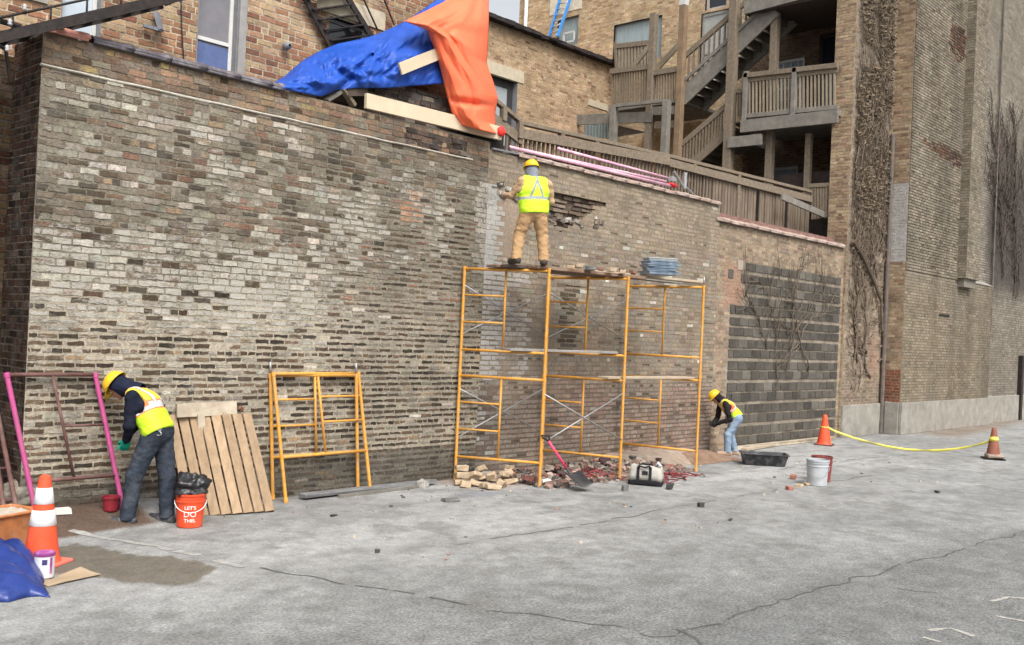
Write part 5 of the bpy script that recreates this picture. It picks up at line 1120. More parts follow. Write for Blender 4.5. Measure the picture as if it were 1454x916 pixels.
# tape
TAPE = mat('yellow_tape', (.60, .55, .10), .45, var=.15, vscale=6)
s = MB(); A0, A1 = onZ(1176, 632), onZ(1404, 652); A0 = c2+np.array((0, -.09, .42)); A1 = c3+np.array((0, 0, .44)); n = 60; vs = []
for k in range(n+1):
    t = k/n; p = A0+(A1-A0)*t; sag = .40*math.sin(PI*min(1, t*1.0))**.8; zz = p[2]-sag; gx = p[0]+.35*math.sin(PI*t); tw = .6*math.sin(t*19)+.4*math.sin(t*41+1); d = np.array((math.sin(tw)*.3, math.sin(tw)*.75, math.cos(tw)))*.028
    q = np.array((gx, p[1], max(zz, .03+.02*math.sin(t*23)))); vs += [q-d, q+d]
s.add(vs, [(2*i, 2*i+2, 2*i+3, 2*i+1) for i in range(n)])
for cc in (c2+np.array((0, 0, .41)), c3+np.array((0, 0, .44))): s.lathe([(.10, -.03), (.092, .03)], cc, 16, cap0=False)
tag(s.build('barrier_tape', TAPE, smooth=True, solid=.003), 'yellow barrier tape sagging between the two right-hand cones', 'tape')

# tub, paint can, cardboard, blue sheet at the left edge
TUBM = mat('worn_orange_tub', (.46, .17, .06), .65, var=.3, vscale=6, dirt=(.40, .30, .22), dirt_amt=.7, dscale=4)
tc_ = onZ(4, 782); tt = thing('tub', 'worn orange mortar tub with a dusty rim at the left edge', 'tub', tc_)
s = MB(); R_ = Matrix.Rotation(.35, 3, 'Z')
def rect(mb, c, w, d, z): return [V3(*c)+R_ @ V3(a*w/2, b*d/2, z) for a, b in ((-1, -1), (1, -1), (1, 1), (-1, 1))]
rings = [rect(s, tc_, .40, .32, .0), rect(s, tc_, .48, .40, .36), rect(s, tc_, .53, .45, .362), rect(s, tc_, .535, .455, .39), rect(s, tc_, .47, .39, .392), rect(s, tc_, .38, .30, .02)]
vs = [p for r_ in rings for p in r_]; fs = [(3, 2, 1, 0)]+[(i*4+k, i*4+(k+1) % 4, (i+1)*4+(k+1) % 4, (i+1)*4+k) for i in range(5) for k in range(4)]+[(20, 21, 22, 23)]
s.add(vs, fs); s.build('shell', TUBM, tt, bevel=.015)
s = MB(); s.grid(lambda u, v: V3(*tc_)+R_ @ V3((u-.5)*.45, (v-.5)*.37, .34+.05*float(fbm(u*4, v*4, 0, 3, 3))), 10, 8); s.build('dried_mortar', mat('dried_mortar', (.42, .37, .30), .95, var=.25), tt)
s = MB(); p = onZ(30, 748); blob('rag', (p[0]+.02, p[1]+.15, gzp(p[0], p[1]+.15)+.14), (.20, .14, .16), mat('grey_rag', (.24, .22, .18), .9, var=.4, vscale=9), 'grubby grey rag heap between the tub and the pink frame', 'rag', amp=.5, seed=12)
cn = onZ(62, 821); t = thing('paint_can', 'white paint can with purple rim in front of the orange cone', 'can', cn)
s = MB(); s.lathe([(.078, 0), (.082, .004), (.082, .20), (.078, .202)], cn+np.array((0, 0, .012)), 28); s.build('shell', mat('white_can', (.60, .60, .62), .45, var=.1, dirt=(.4, .38, .36), dirt_amt=.4), t, smooth=True, angle=.7)
s = MB(); s.lathe([(.083, .185), (.086, .19), (.086, .214), (.080, .216), (.074, .20), (.001, .195)], cn+np.array((0, 0, .012)), 28, cap0=False); s.build('rim', mat('purple_rim', (.30, .06, .24), .5, var=.2, dirt=(.6, .55, .58), dirt_amt=.5), t, smooth=True, angle=.7)
vy = math.atan2(cn[1], cn[0])-PI/2; s = MB(); s.grid(lambda u, v: V3(cn[0]+.0835*math.cos(-PI/2+vy+(u-.45)*.5), cn[1]+.0835*math.sin(-PI/2+vy+(u-.45)*.5), cn[2]+.13+.045*v), 6, 2); s.build('label_mark', mat('dark_blue_print', (.05, .04, .16), .5), t)
for sgn in (1,): s = MB(); s.grid(lambda u, v: V3(cn[0]+.0832*math.cos(-PI/2+vy+.55+u*.3), cn[1]+.0832*math.sin(-PI/2+vy+.55+u*.3), cn[2]+.05+.14*v), 4, 2); s.build('purple_drip', mat('purple_rim'), t)
s = MB(); c = onZ(92, 822); s.grid(lambda u, v: V3(c[0], c[1], .006)+Matrix.Rotation(.2, 3, 'Z') @ V3((u-.5)*.50, (v-.5)*.28, .05*max(0, u-.45)**1.3+.012*math.sin(v*3+u*4)), 12, 6)
tag(s.build('cardboard', mat('cardboard', (.36, .275, .185), .85, var=.12), solid=.006), 'flat scrap of tan cardboard under the paint can', 'cardboard')
BLUE = mat('blue_tarp', (.014, .072, .38), .5, var=.14, vscale=6, bump=.35, bscale=30, spec=.32); BLUED = mat('dark_blue_sheet', (.012, .032, .17), .35, var=.2, vscale=5, bump=.5, bscale=14, spec=.55)
def gtarp(u, v):
    p0, p1, p2, p3 = onZ(-110, 868), onZ(73, 848), onZ(45, 792), onZ(-110, 790)
    p = p0*(1-u)*(1-v)+p1*u*(1-v)+p2*u*v+p3*(1-u)*v; e = (math.sin(PI*min(max(u*1.0, 0), 1))**.5 if u > .5 else 1)*math.sin(PI*v)**.6
    rg = 2*abs((lambda t: t-math.floor(t+.5))(p[0]*3.6+p[1]*1.6+2.6*float(fbm(p[0]*1.8, p[1]*1.8, 0, 14, 3))))*1.3+.6*2*abs((lambda t: t-math.floor(t+.5))(p[1]*4.1-p[0]*1.7+2*float(fbm(p[0]*2, p[1]*2, 0, 18, 3)))); f = float(fbm(p[0]*2.2, p[1]*2.2, 0, 13, 3))
    return V3(p[0]+.05*(f-.5)*2, p[1]+.06*(rg-.5), .004+e*(.10+.20*f+.10*rg))
s = MB(); s.grid(gtarp, 60, 44); tag(s.build('tarpaulin', BLUED, smooth=True, solid=.004), 'crumpled dark blue plastic sheet on the ground at the bottom left', 'tarp')

# trough and small things on the right pavement
tr0, tr1 = onZ(1052, 661), onZ(1113, 667); ctr = (onZ(1084, 660)); ax = (tr1-tr0); ax = ax/np.linalg.norm(ax); 
ax = CM[0]*np.array((1, 1, 0)); ax = ax/np.linalg.norm(ax); ax = Matrix.Rotation(-.10, 3, 'Z') @ V3(*ax); ay = V3(-ax.y, ax.x, 0)
t = thing('mixing_trough', 'black plastic mixing trough on the pavement near the crouching worker', 'trough', ctr)
def ring(w, d, z): return [V3(*ctr)+ax*(a*w/2)+ay*(b*d/2)+V3(0, 0, z) for a, b in ((-1, -1), (1, -1), (1, 1), (-1, 1))]
rs = [ring(.74, .36, 0), ring(.84, .48, .205), ring(.90, .54, .207), ring(.90, .54, .225), ring(.82, .46, .226), ring(.72, .34, .02)]; vs = [p for r_ in rs for p in r_]
s = MB(); s.add(vs, fs); s.build('shell', mat('black_plastic', (.022, .023, .026), .45, var=.25, dirt=(.30, .29, .28), dirt_amt=.35, dscale=6), t, bevel=.012)
s = MB(); s.grid(lambda u, v: V3(*ctr)+ax*((u-.5)*.76)+ay*((v-.5)*.39)+V3(0, 0, .10+.06*float(fbm(u*5, v*4, 0, 5, 3))), 14, 8); s.build('wet_mortar', mat('wet_mortar', (.25, .25, .25), .7, var=.2), t, smooth=True)
def loose(name, label, px, size, m, cat, z=None, yaw=None, group=None, bev=.008, jit=.006):
    c = onZ(*px); s = MB(); s.box((c[0], c[1], size[2]/2), size, Matrix.Rotation(random.uniform(0, 3) if yaw is None else yaw, 3, 'Z'), jit=jit); return tag(s.build(name, m, bevel=bev), label, cat, group)
REDB = mat('red_brick', (.36, .16, .12), .9, var=.3, vscale=14, bump=.3); TANB = mat('tan_brick', (.43, .33, .225), .9, var=.25, vscale=12, bump=.35, bscale=40, dirt=(.5, .44, .36), dirt_amt=.4); GREYS = mat('dark_stone', (.065, .063, .062), .9, var=.35, vscale=14)
loose('brick', 'pinkish red brick on the pavement left of the grey bucket', (1126, 680), (.16, .09, .075), REDB, 'brick', yaw=.3); loose('brick', 'half brick on the pavement nearest the camera by grey bucket', (1121, 696), (.11, .09, .06), REDB, 'brick', yaw=1.0)
loose('brick', 'flat tan brick shard just left of the grey bucket foot', (1135, 691), (.17, .10, .04), TANB, 'brick', yaw=.2); loose('brick', 'small tan chip touching the grey bucket foot', (1146, 689), (.11, .08, .035), TANB, 'brick', yaw=.8)
loose('stone', 'square dark stone in front of the tool bag', (888, 697), (.10, .08, .085), mat('mid_stone', (.15, .15, .145), .9, var=.3), 'stone', jit=.015); loose('stone', 'black angular stone right of the tool bag', (951, 695), (.11, .10, .085), GREYS, 'stone', jit=.02); loose('stone', 'dark pebble alone on open pavement in front of the scaffold', (995, 720), (.08, .07, .065), GREYS, 'stone', jit=.012)
loose('stone', 'grey lump of mortar in the foreground left of scaffold', (640, 712), (.24, .16, .05), mat('mid_stone'), 'stone', jit=.02); loose('stone', 'tiny black stone on the open foreground pavement', (536, 785), (.05, .045, .035), GREYS, 'stone', jit=.01); loose('stone', 'thin dark chip on the pavement in front of the yellow frames', (474, 733), (.10, .05, .02), GREYS, 'stone', jit=.006)
loose('stone', 'flat dark chip on pavement right of the lone pebble', (1037, 739), (.12, .05, .02), GREYS, 'stone', jit=.006); loose('stone', 'dark chip on the pavement right of grey bucket', (1331, 700), (.08, .06, .03), GREYS, 'stone', jit=.01)
rr = np.random.default_rng(6); s = MB()
for k in range(260):
    x, y = rr.uniform(6.2, 20), rr.uniform(6.2, 10.6)
    if y < 9 and rr.random() < .65: continue
    q = rr.uniform(.008, .030); s.box((x, y, gzp(x, y)+q*.3), (q*1.6, q, q*.8), Matrix.Rotation(rr.uniform(0, 3), 3, 'Z'), random.choice([(.12, .115, .11), (.3, .29, .27), (.33, .18, .13), (.42, .37, .3)]), jit=q*.2)
tag(s.build('gravel', mat('grit', attr=True, rough=.95, var=.2)), 'scattered chips and grit on the pavement', 'gravel', kind='stuff')
a, b = onZ(1052, 640), onZ(1185, 622); s = MB(); s.beam((18.6, WY-.22, .05), (23.6, WY-.14, .05), .16, .07, jit=.012); tag(s.build('timber', mat('dusty_beam', (.40, .34, .26), .85, var=.25, vscale=4)), 'long dusty timber lying along the foot of the block wall', 'timber')
s = MB(); p = onZ(1062, 639); s.beam((p[0]-.3, p[1]-.02, .035), (p[0]+1.2, p[1]+.1, .035), .22, .05, jit=.01); tag(s.build('board', PLANKP), 'short pale board on the ground right of the crouching worker', 'board')
# ------------------------------------------------------------------ heap of bricks, rubble, sand, tool bag, shovel
rr = np.random.default_rng(12)
pile = [(652, 689, 0, .2, 'c'), (672, 691, 0, -.3, ''), (690, 694, 0, .4, ''), (708, 692, 0, .9, ''), (724, 688, 0, -.2, ''), (660, 681, 0, .1, ''), (684, 683, 0, 1.2, ''), (702, 684, 0, .3, ''), (718, 681, 0, -.5, ''), (700, 695.5, 0, .1, ''), (662, 693, 0, -.15, ''),
        (654, 686, 1, .15, 'c'), (676, 686, 1, .6, ''), (695, 688, 1, -.4, ''), (714, 686, 1, .7, ''), (724, 684, 1, .1, ''), (654, 684, 2, .05, 't'), (680, 684, 2, -.7, ''), (722, 683, 2, .8, 'r')]
for x, y, lv, yw, tg in pile:
    c = onZ(x, y); s = MB(); tl = Matrix.Rotation(rr.uniform(-.5, .5)*(tg == ''), 3, 'X') @ Matrix.Rotation(rr.uniform(-.4, .4)*(tg == ''), 3, 'Y')
    s.box((c[0]+rr.uniform(-.03, .03), c[1]+rr.uniform(-.03, .03), .048+.078*lv), (.215*rr.uniform(.6, 1.05), .105*rr.uniform(.85, 1.1), .082*rr.uniform(.8, 1.08)), Matrix.Rotation(yw-.5, 3, 'Z') @ tl, jit=.016)
    lb = {'t': 'pale tan brick topmost on the neat stack beside the left scaffold leg', 'r': 'tan brick topmost on the right end of the brick heap'}.get(tg, 'old tan brick lying in the heap under the left scaffold frame')
    tag(s.build('brick', TANB, bevel=.010), lb, 'brick', 'old tan bricks heaped under the scaffold')
s = MB(); pal_ = [(.21, .14, .115), (.17, .115, .10), (.29, .20, .165), (.14, .12, .108), (.09, .085, .08), (.36, .31, .26), (.27, .225, .185), (.25, .11, .09)]
for k in range(900):
    t = rr.random(); x = 11.15+3.9*t**.9; y = rr.normal(10.05-.10*(x-11), .28)
    if not 9.35 < y < 10.85: continue
    hgt = .20*math.exp(-((y-10.25)/.35)**2)*(1-.35*abs(t-.4)); q = rr.uniform(.02, .085)*(1.2 if rr.random() < .2 else .8)
    s.box((x, y, gzp(x, y)+hgt*rr.random()+q*.3), (q*1.5, q, q*.8), Matrix.Rotation(rr.uniform(0, 3), 3, 'Z') @ Matrix.Rotation(rr.uniform(-.6, .6), 3, 'X'), tuple(np.array(pal_[rr.integers(len(pal_))])*rr.uniform(.7, 1.25)), jit=q*.15)
tag(s.build('rubble', mat('rubble', attr=True, rough=.95, var=.3, vscale=20, bump=.3)), 'heap of broken red and grey brick rubble under the scaffold', 'rubble', kind='stuff')
s = MB()
def sand(u, v):
    x = 13.6+4.0*u; y = 9.9+1.08*v; e = math.sin(PI*u)**.7*min(1, v*1.6)**1.2; return V3(x, y, -.01+e*(.10+.16*float(fbm(x*1.3, y*1.5, 0, 41, 3)))+.02*float(vn(x*9, y*9, 0, 42)))
s.grid(sand, 70, 24); tag(s.build('sand_heap', mat('sand', (.31, .25, .20), .95, var=.25, vscale=6, bump=.4, bscale=60, dirt=(.24, .17, .13), dirt_amt=.6, dscale=2), smooth=True), 'low heap of brown sand against the wall behind tool bag', 'sand', kind='stuff')
s = MB(); c = onZ(1000, 653); s.grid(lambda u, v: V3(c[0]+(u-.5)*1.8, c[1]+.1+(v-.5)*1.0, .004+.16*math.sin(PI*u)*math.sin(PI*v)*(.5+float(fbm(u*4, v*4, 0, 7, 3)))), 30, 18); tag(s.build('sand_heap', mat('dark_soil', (.21, .14, .10), .95, var=.3, vscale=6, bump=.4), smooth=True), 'small spread of darker soil by the crouching worker feet', 'sand', kind='stuff')
# tool bag
bg0 = onZ(917, 688); bx_ = V3(*(onZ(940, 691)-onZ(893, 687))); bx_.z = 0; bx_.normalize(); by_ = V3(-bx_.y, bx_.x, 0)
t = thing('tool_bag', 'open white canvas tool bag with black straps and black base by scaffold leg', 'bag', bg0)
def bagp(a, b, z): return V3(*bg0)+bx_*(a*.95)+by_*(b*.95)+V3(0, 0, z*.86)
CANV = mat('canvas', (.40, .385, .345), .9, var=.18, vscale=8, bump=.25, dirt=(.3, .27, .22), dirt_amt=.4); BLKC = mat('black_webbing', (.025, .024, .027), .85, var=.2)
def rrect(w, d, z, n=7, rd=.3):
    P = []
    for k in range(32):
        a = 2*PI*(k+.5)/32; c, s_ = math.cos(a), math.sin(a); e = .35; P.append(bagp(math.copysign(abs(c)**e, c)*w/2, math.copysign(abs(s_)**e, s_)*d/2, z+.012*math.sin(3*a)))
    return P
def loft(mb, rings, cap=True):
    vs = [p for r_ in rings for p in r_]; n = len(rings[0]); f = [(i*n+k, i*n+(k+1) % n, (i+1)*n+(k+1) % n, (i+1)*n+k) for i in range(len(rings)-1) for k in range(n)]
    if cap: f.append(tuple(range(n-1, -1, -1)))
    mb.add(vs, f)
s = MB(); loft(s, [rrect(.55, .31, .085), rrect(.56, .33, .17), rrect(.53, .31, .27), rrect(.50, .27, .34), rrect(.48, .25, .345), rrect(.50, .28, .27), rrect(.52, .30, .12)]); s.build('shell', CANV, t, smooth=True)
s = MB(); loft(s, [rrect(.55, .32, .004), rrect(.565, .335, .02), rrect(.565, .335, .085), rrect(.54, .30, .088)]); s.build('base', BLKC, t, smooth=True, angle=.8)
for a in (-.115, .085):
    s = MB()
    for sg in (-1, 1):
        s.beam(bagp(a, sg*.172, .05), bagp(a, sg*.170, .20), .045, .012, by_); s.beam(bagp(a, sg*.170, .20), bagp(a, sg*.145, .34), .045, .012, by_)
    s.build('strap', BLKC, t)
for sg in (-1, 1):
    s = MB(); s.tube([bagp(-.115, sg*.145, .33), bagp(-.10, sg*.17, .36), bagp(-.01, sg*.19, .335), bagp(.07, sg*.17, .36), bagp(.085, sg*.145, .33)], .014, 8); s.build('handle', BLKC, t, smooth=True)
s = MB(); loft(s, [rrect(.47, .24, .30), rrect(.3, .15, .33)]); s.build('contents', mat('dark_tools', (.05, .055, .07), .5, var=.5, vscale=30), t)
s = MB(); s.beam(bagp(.0, -.176, .20), bagp(.0, -.170, .27), .09, .004, by_); s.build('label_patch', BLKC, t)
s = MB(); s.tube([bagp(.14, 0, .3), bagp(.2, -.05, .42), bagp(.24, -.06, .36)], .022, 8); s.build('tool', mat('white_tool', (.7, .7, .7), .4), t, smooth=True)
# red cable tangle
s = MB()
for k in range(14):
    c = onZ(960+rr.normal(0, 13), 677+rr.normal(0, 3.2)); a = rr.uniform(0, 6); pts = []
    for q in range(9): a += rr.normal(0, .9); pts.append((c[0]+.45*(q/9)*math.cos(a)*.8+rr.normal(0, .03), c[1]+.3*(q/9)*math.sin(a)*.8+rr.normal(0, .03), .012+.05*rr.random()))
    s.tube(pts, .008, 5)
tag(s.build('netting', mat('red_netting', (.22, .045, .05), .75, var=.4), smooth=True), 'tangle of red netting on the ground right of tool bag', 'netting')
s = MB()
for k in range(9):
    c = onZ(835+rr.normal(0, 12), 682+rr.normal(0, 2.5)); a = rr.uniform(0, 6); pts = []
    for q in range(7): a += rr.normal(0, .9); pts.append((c[0]+.3*(q/7)*math.cos(a)+rr.normal(0, .03), c[1]+.2*(q/7)*math.sin(a)+rr.normal(0, .03), .10+.08*rr.random()))
    s.tube(pts, .008, 5)
tag(s.build('netting', mat('red_netting'), smooth=True), 'tangle of red netting on the rubble between shovel and tool bag', 'netting')
s = MB(); c = onZ(776, 689); blob('rag', (c[0], c[1], .05), (.09, .07, .05), mat('white_cloth', (.72, .71, .69), .8), 'small crumpled white rag beside the shovel', 'rag', n=14, amp=.4, seed=17)
blob('rag', (onZ(858, 668)[0], onZ(858, 668)[1], .16), (.15, .11, .09), mat('dark_cloth', (.07, .045, .05), .9), 'dark crumpled cloth on the rubble behind the orange scaffold leg', 'rag', n=16, amp=.5, seed=18)
blob('rag', (onZ(784, 676)[0], onZ(784, 676)[1], .10), (.19, .10, .08), BLKC, 'black crumpled sack on the rubble left of the shovel blade', 'rag', n=16, amp=.5, seed=19)
# shovel leaning on the scaffold leg
b0 = onZ(845, 704); kn = onZ(797, 671, .20); kn = onZ(797, 680, .06)
sh = thing('shovel', 'black bladed shovel with bright pink shaft leaning on the scaffold leg', 'shovel', b0)
hd = np.array(GB)+np.array((.02, -.045, .78)); ne = np.array(onZ(800, 692)); ne = b0+(onZ(803, 690)-b0)*.85; ne[2] = .20
bd = V3(*(b0-ne)).normalized(); sx = bd.cross(V3(0, 0, 1)).normalized(); un = sx.cross(bd)
s = MB(); Lb = float(np.linalg.norm(b0-ne)); Lb = min(Lb, .46)
s.grid(lambda u, v: V3(*ne)+bd*(v*(.44+.03*math.cos((u-.5)*3)))+sx*((u-.5)*.30*(1-.08*v))+un*(.05*(2*u-1)**2-.02*v+.012), 12, 10); s.build('blade', mat('black_steel', (.035, .036, .04), .4, .3, var=.3, dirt=(.16, .15, .15), dirt_amt=.5), sh, smooth=True, solid=.006)
s = MB(); m_ = ne+(hd-ne)*.16; s.tube([ne+np.array(bd*.10)+np.array(un*.02), ne, m_], [.012, .02, .022], 10); s.build('socket', mat('black_steel'), sh, smooth=True)
s = MB(); m2 = ne+(hd-ne)*.86; s.tube([m_, m2], .019, 10); s.build('shaft', mat('hot_pink', (.80, .06, .16), .4, var=.08), sh, smooth=True)
s = MB(); dv = V3(*(hd-m2)).normalized(); q0 = V3(*m2); q1 = V3(*hd); s.tube([q0, q0+dv*.05+sx*.05, q1+sx*.055, q1-sx*.055, q0+dv*.05-sx*.05, q0], .013, 8); s.build('grip', mat('black_grip', (.015, .015, .016), .6), sh, smooth=True)

# ------------------------------------------------------------------ on the scaffold deck
zt2 = zt+.046
tc0 = onZ(936, 391, zt2+.02)
TRAY = mat('blue_grey_tray', (.17, .23, .30), .45, var=.25, vscale=8, dirt=(.45, .46, .47), dirt_amt=.55, dscale=4)
z_ = zt2+.022
for k, (w_, d_, h_, yw, lb) in enumerate(((.58, .40, .065, .1, 'lowest blue-grey tray of the stack on the scaffold deck'), (.54, .40, .06, -.15, 'second blue-grey tray from the bottom of the deck stack'), (.60, .40, .05, .05, 'wide middle blue-grey tray of the stack on the deck'), (.56, .38, .055, .12, 'blue-grey tray just below the top one on the deck'), (.52, .36, .05, -.02, 'topmost pale-rimmed tray of the stack on the scaffold deck'))):
    s = MB(); M_ = Matrix.Rotation(-.62+yw, 3, 'Z'); s.box((tc0[0], tc0[1], z_+h_/2), (w_*.9, d_*.9, h_-.004), M_, taper=1.06); s.box((tc0[0], tc0[1], z_+h_-.008), (w_, d_, .012), M_); z_ += h_
    tag(s.build('tray', TRAY if k < 4 else mat('pale_tray', (.42, .45, .47), .45, var=.2), bevel=.006), lb, 'tray', 'stack of trays on the scaffold')
dkb = [(812, 377, .2), (822, 375.5, .9), (838, 378, -.3), (852, 379, .5), (868, 381, .1), (884, 383, .7), (899, 387, -.2), (914, 389.5, .4)]
for k, (x, y, yw) in enumerate(dkb):
    c = onZ(x, y+5, zt+.03); s = MB(); s.box((c[0], c[1], zt+.026+.03+(.02 if x > 890 else 0)+.02*(x > 890)), (.17*rr.uniform(.6, 1.05), .10, .06), Matrix.Rotation(yw, 3, 'Z'), jit=.012); tag(s.build('brick', random.choice([mat('dull_brick', (.25, .15, .12), .9, var=.35, vscale=14), TANB, TANB, mat('mid_stone')]), bevel=.008), 'broken brick piece lying on the scaffold deck right of the worker', 'brick', 'broken bricks on the scaffold deck')

# ------------------------------------------------------------------ on top of the wall
PINKW = mat('pale_pink_pole', (.66, .36, .46), .45, var=.35, vscale=3, dirt=(.78, .70, .72), dirt_amt=.6, dscale=2)
for a, b, Y, lb in (((724, 209), (952, 264), 10.93, 'front pale pink pole lying along the top of the tan wall'), ((742, 213), (945, 258), 11.06, 'middle pale pink pole lying along the top of the tan wall'), ((792, 211), (948, 253), 11.2, 'rear pale pink pole raised behind the others on the tan wall')):
    s = MB(); s.tube([onY(*a, Y), onY(*b, Y)], .028, 10); tag(s.build('pole', PINKW, smooth=True), lb, 'pole', 'pink poles on the wall')
s = MB()
p = [onY(x, y, 11.1) for x, y in ((748, 216), (940, 259))]
for k in range(40):
    q = p[0]+(p[1]-p[0])*k/39; s.beam(q+np.array((0, -.10, -.03)), q+np.array((0, .12, -.03)), .05, .02)
tag(s.build('slatted_board', mat('dark_slats', (.10, .085, .075), .9, var=.3)), 'dark slatted board lying under the pink poles', 'board')
blob('rag', onY(954, 263, 10.95), (.16, .08, .045), mat('red_cloth', (.50, .02, .035), .7), 'small red cloth at the right end of the pink poles', 'rag', n=14, seed=21)
s = MB(); c = onY(972, 268, 11.0); s.tube([c, c+np.array((0, 0, .32))], .045, 10); s.tube([c+np.array((.02, 0, .05)), c+np.array((.32, 0, -.06))], .02, 6); s.tube([c+np.array((-.32, .05, .30)), c], .028, 6); s.box(onY(955, 254, 11.0), (.16, .1, .1), jit=.02)
tag(s.build('clamp_post', STEEL, smooth=True, angle=.6), 'short galvanised clamp post standing at the right end of the tan wall', 'clamp')
s = MB(); a, b = onY(519, 143, WY-.02), onY(711, 190, WY-.05); d = b-a; s.beam(a, b, .06, .21, jit=.003); tag(s.build('plank', mat('fresh_timber', (.58, .48, .34), .7, var=.10, vscale=4), bevel=.004), 'long fresh pale plank on the wall top below the tarps', 'plank')
for (a, b, w_, h_, m, lb) in (((463, 143), (487, 127), .10, .05, GWOOD, 'grey timber offcut poking up left of the pale plank'), ((486, 126), (502, 150), .09, .05, WOOD, 'short timber offcut slanting down beside the pale plank'), ((492, 131), (520, 131), .06, .10, mat('dark_plank'), 'dark timber offcut under the edge of blue tarp')):
    s = MB(); s.beam(onY(*a, WY+.05), onY(*b, WY+.12), w_, h_, jit=.006); tag(s.build('timber', m), lb, 'timber')
s = MB(); s.box2(onY(672, 205, 11.0)-np.array((0, 0, .02)), onY(700, 192, 11.25)+np.array((0, .2, .0))); tag(s.build('timber', mat('gap_shade', (.03, .027, .025), .9)), 'dark block added as shade in the gap under the right end of the pale plank', 'timber')  # near-black block painted in for the shaded gap beneath the plank end
s = MB(); a, b = onY(568, 98, 10.86), onY(628, 74, 10.92); s.beam(a, b, .03, .17); tag(s.build('plank', mat('fresh_timber')), 'short pale board showing through the gap between blue and orange tarps', 'plank')

# tarps draped over the half demolished masonry
def poly(pts, t):
    pts = np.array(pts, float); d = np.r_[0, np.cumsum(np.linalg.norm(np.diff(pts, axis=0), axis=1))]; d /= d[-1]; return np.array((np.interp(t, d, pts[:, 0]), np.interp(t, d, pts[:, 1])))
_unused_ = 0
TOPB = [(384, 120), (405, 108), (430, 86), (455, 72), (480, 62), (510, 56), (535, 49), (560, 38), (580, 28), (600, 14), (622, -2), (645, -22)]; BOTB = [(386, 125), (420, 130), (440, 134), (456, 137), (480, 128), (505, 125), (550, 125), (585, 122), (625, 119), (640, 117)]
def tri(t): return 2*abs(t-math.floor(t+.5))
def fold(u, v):          # straight creases running down from the hitched-up end
    wz = float(fbm(u*3, v*2.5, 0, 33, 3)); w2 = float(vn(u*5+3, v*2, 0, 34))
    f1 = tri(u*4.2+v*.9+wz*1.3); f2 = tri(u*9.5+v*1.6+w2*1.1+.3); f3 = tri(u*3-v*4.2+wz*1.6); f4 = tri(u*23-v*3+wz*4+w2*2)
    return .15*f1+.075*f2*(.3+w2)+.085*f3*wz+.034*f4*(.2+1.2*w2)
def btarp(u, v):
    T, B = poly(TOPB, u), poly(BOTB, u); px = B+(T-B)*v; e = math.sin(PI*u)**.5
    Yb, Yt = WY-.06+.12*u, 11.52; Y = Yb+(Yt-Yb)*v**1.4-(.22*math.sin(PI*v)*e)+(fold(u, v)-.10)*e*(.35+.65*math.sin(PI*v))
    crease = math.exp(-(((px[0]-514)*.72+(px[1]-85)*.70-6)/5)**2)*(1 if 440 < px[0] < 530 else 0); Y += .10*crease
    return V3(*onY(px[0], px[1], min(Y, 11.66)))
s = MB(); s.grid(btarp, 130, 50); tag(s.build('tarpaulin', BLUE, smooth=True, solid=.006), 'large shiny blue tarpaulin draped over the wall top', 'tarp')
LEFT = [(652, -30), (632, 2), (604, 16), (574, 30), (606, 42), (617, 70), (626, 100), (633, 130), (641, 160), (652, 177)]; RIGHT = [(694, -34), (694, 0), (694, 30), (693, 60), (691, 90), (701, 118), (707, 140), (703, 160), (703, 178), (714, 192)]
def otarp(u, v):
    Lp, Rp = poly(LEFT, v), poly(RIGHT, v); px = Lp+(Rp-Lp)*u
    back = 1-sst(.0, .33, v); Y = WY-.10+.62*float(back)-.20*math.sin(PI*u)**.8*float(sst(.1, .5, v))+.34*u**5+.10*(1-u)**4
    wz = float(fbm(u*2, v*2.2, 0, 44, 3)); f = .085*tri(u*1.25+v*.75+wz*.8)+.055*tri(u*3.1-v*1.9+wz*1.3)*wz*1.5+.02*tri(u*2+v*6+wz*2)*float(sst(.55, .9, v))+.016*tri(u*8+v*4+wz*4)*wz
    cr = math.exp(-((v-.86+.05*u)/.018)**2)*.10*math.sin(PI*u)
    return V3(*onY(px[0], px[1], min(Y+(f-.06)*math.sin(PI*min(1, u*1.02))**.5+cr, 11.66)))
s = MB(); s.grid(otarp, 70, 100); tag(s.build('tarpaulin', mat('orange_tarp', (.90, .17, .075), .5, var=.07, vscale=3, bump=.25, bscale=14), smooth=True, solid=.006), 'orange tarpaulin hanging beside the blue one over the wall top', 'tarp')
blob('rag', onY(712, 187, WY-.10), (.08, .05, .085), mat('bright_red_cloth', (.75, .035, .03), .6), 'bright red corner of cloth at the end of the pale plank', 'cloth', n=14, amp=.3, seed=23)

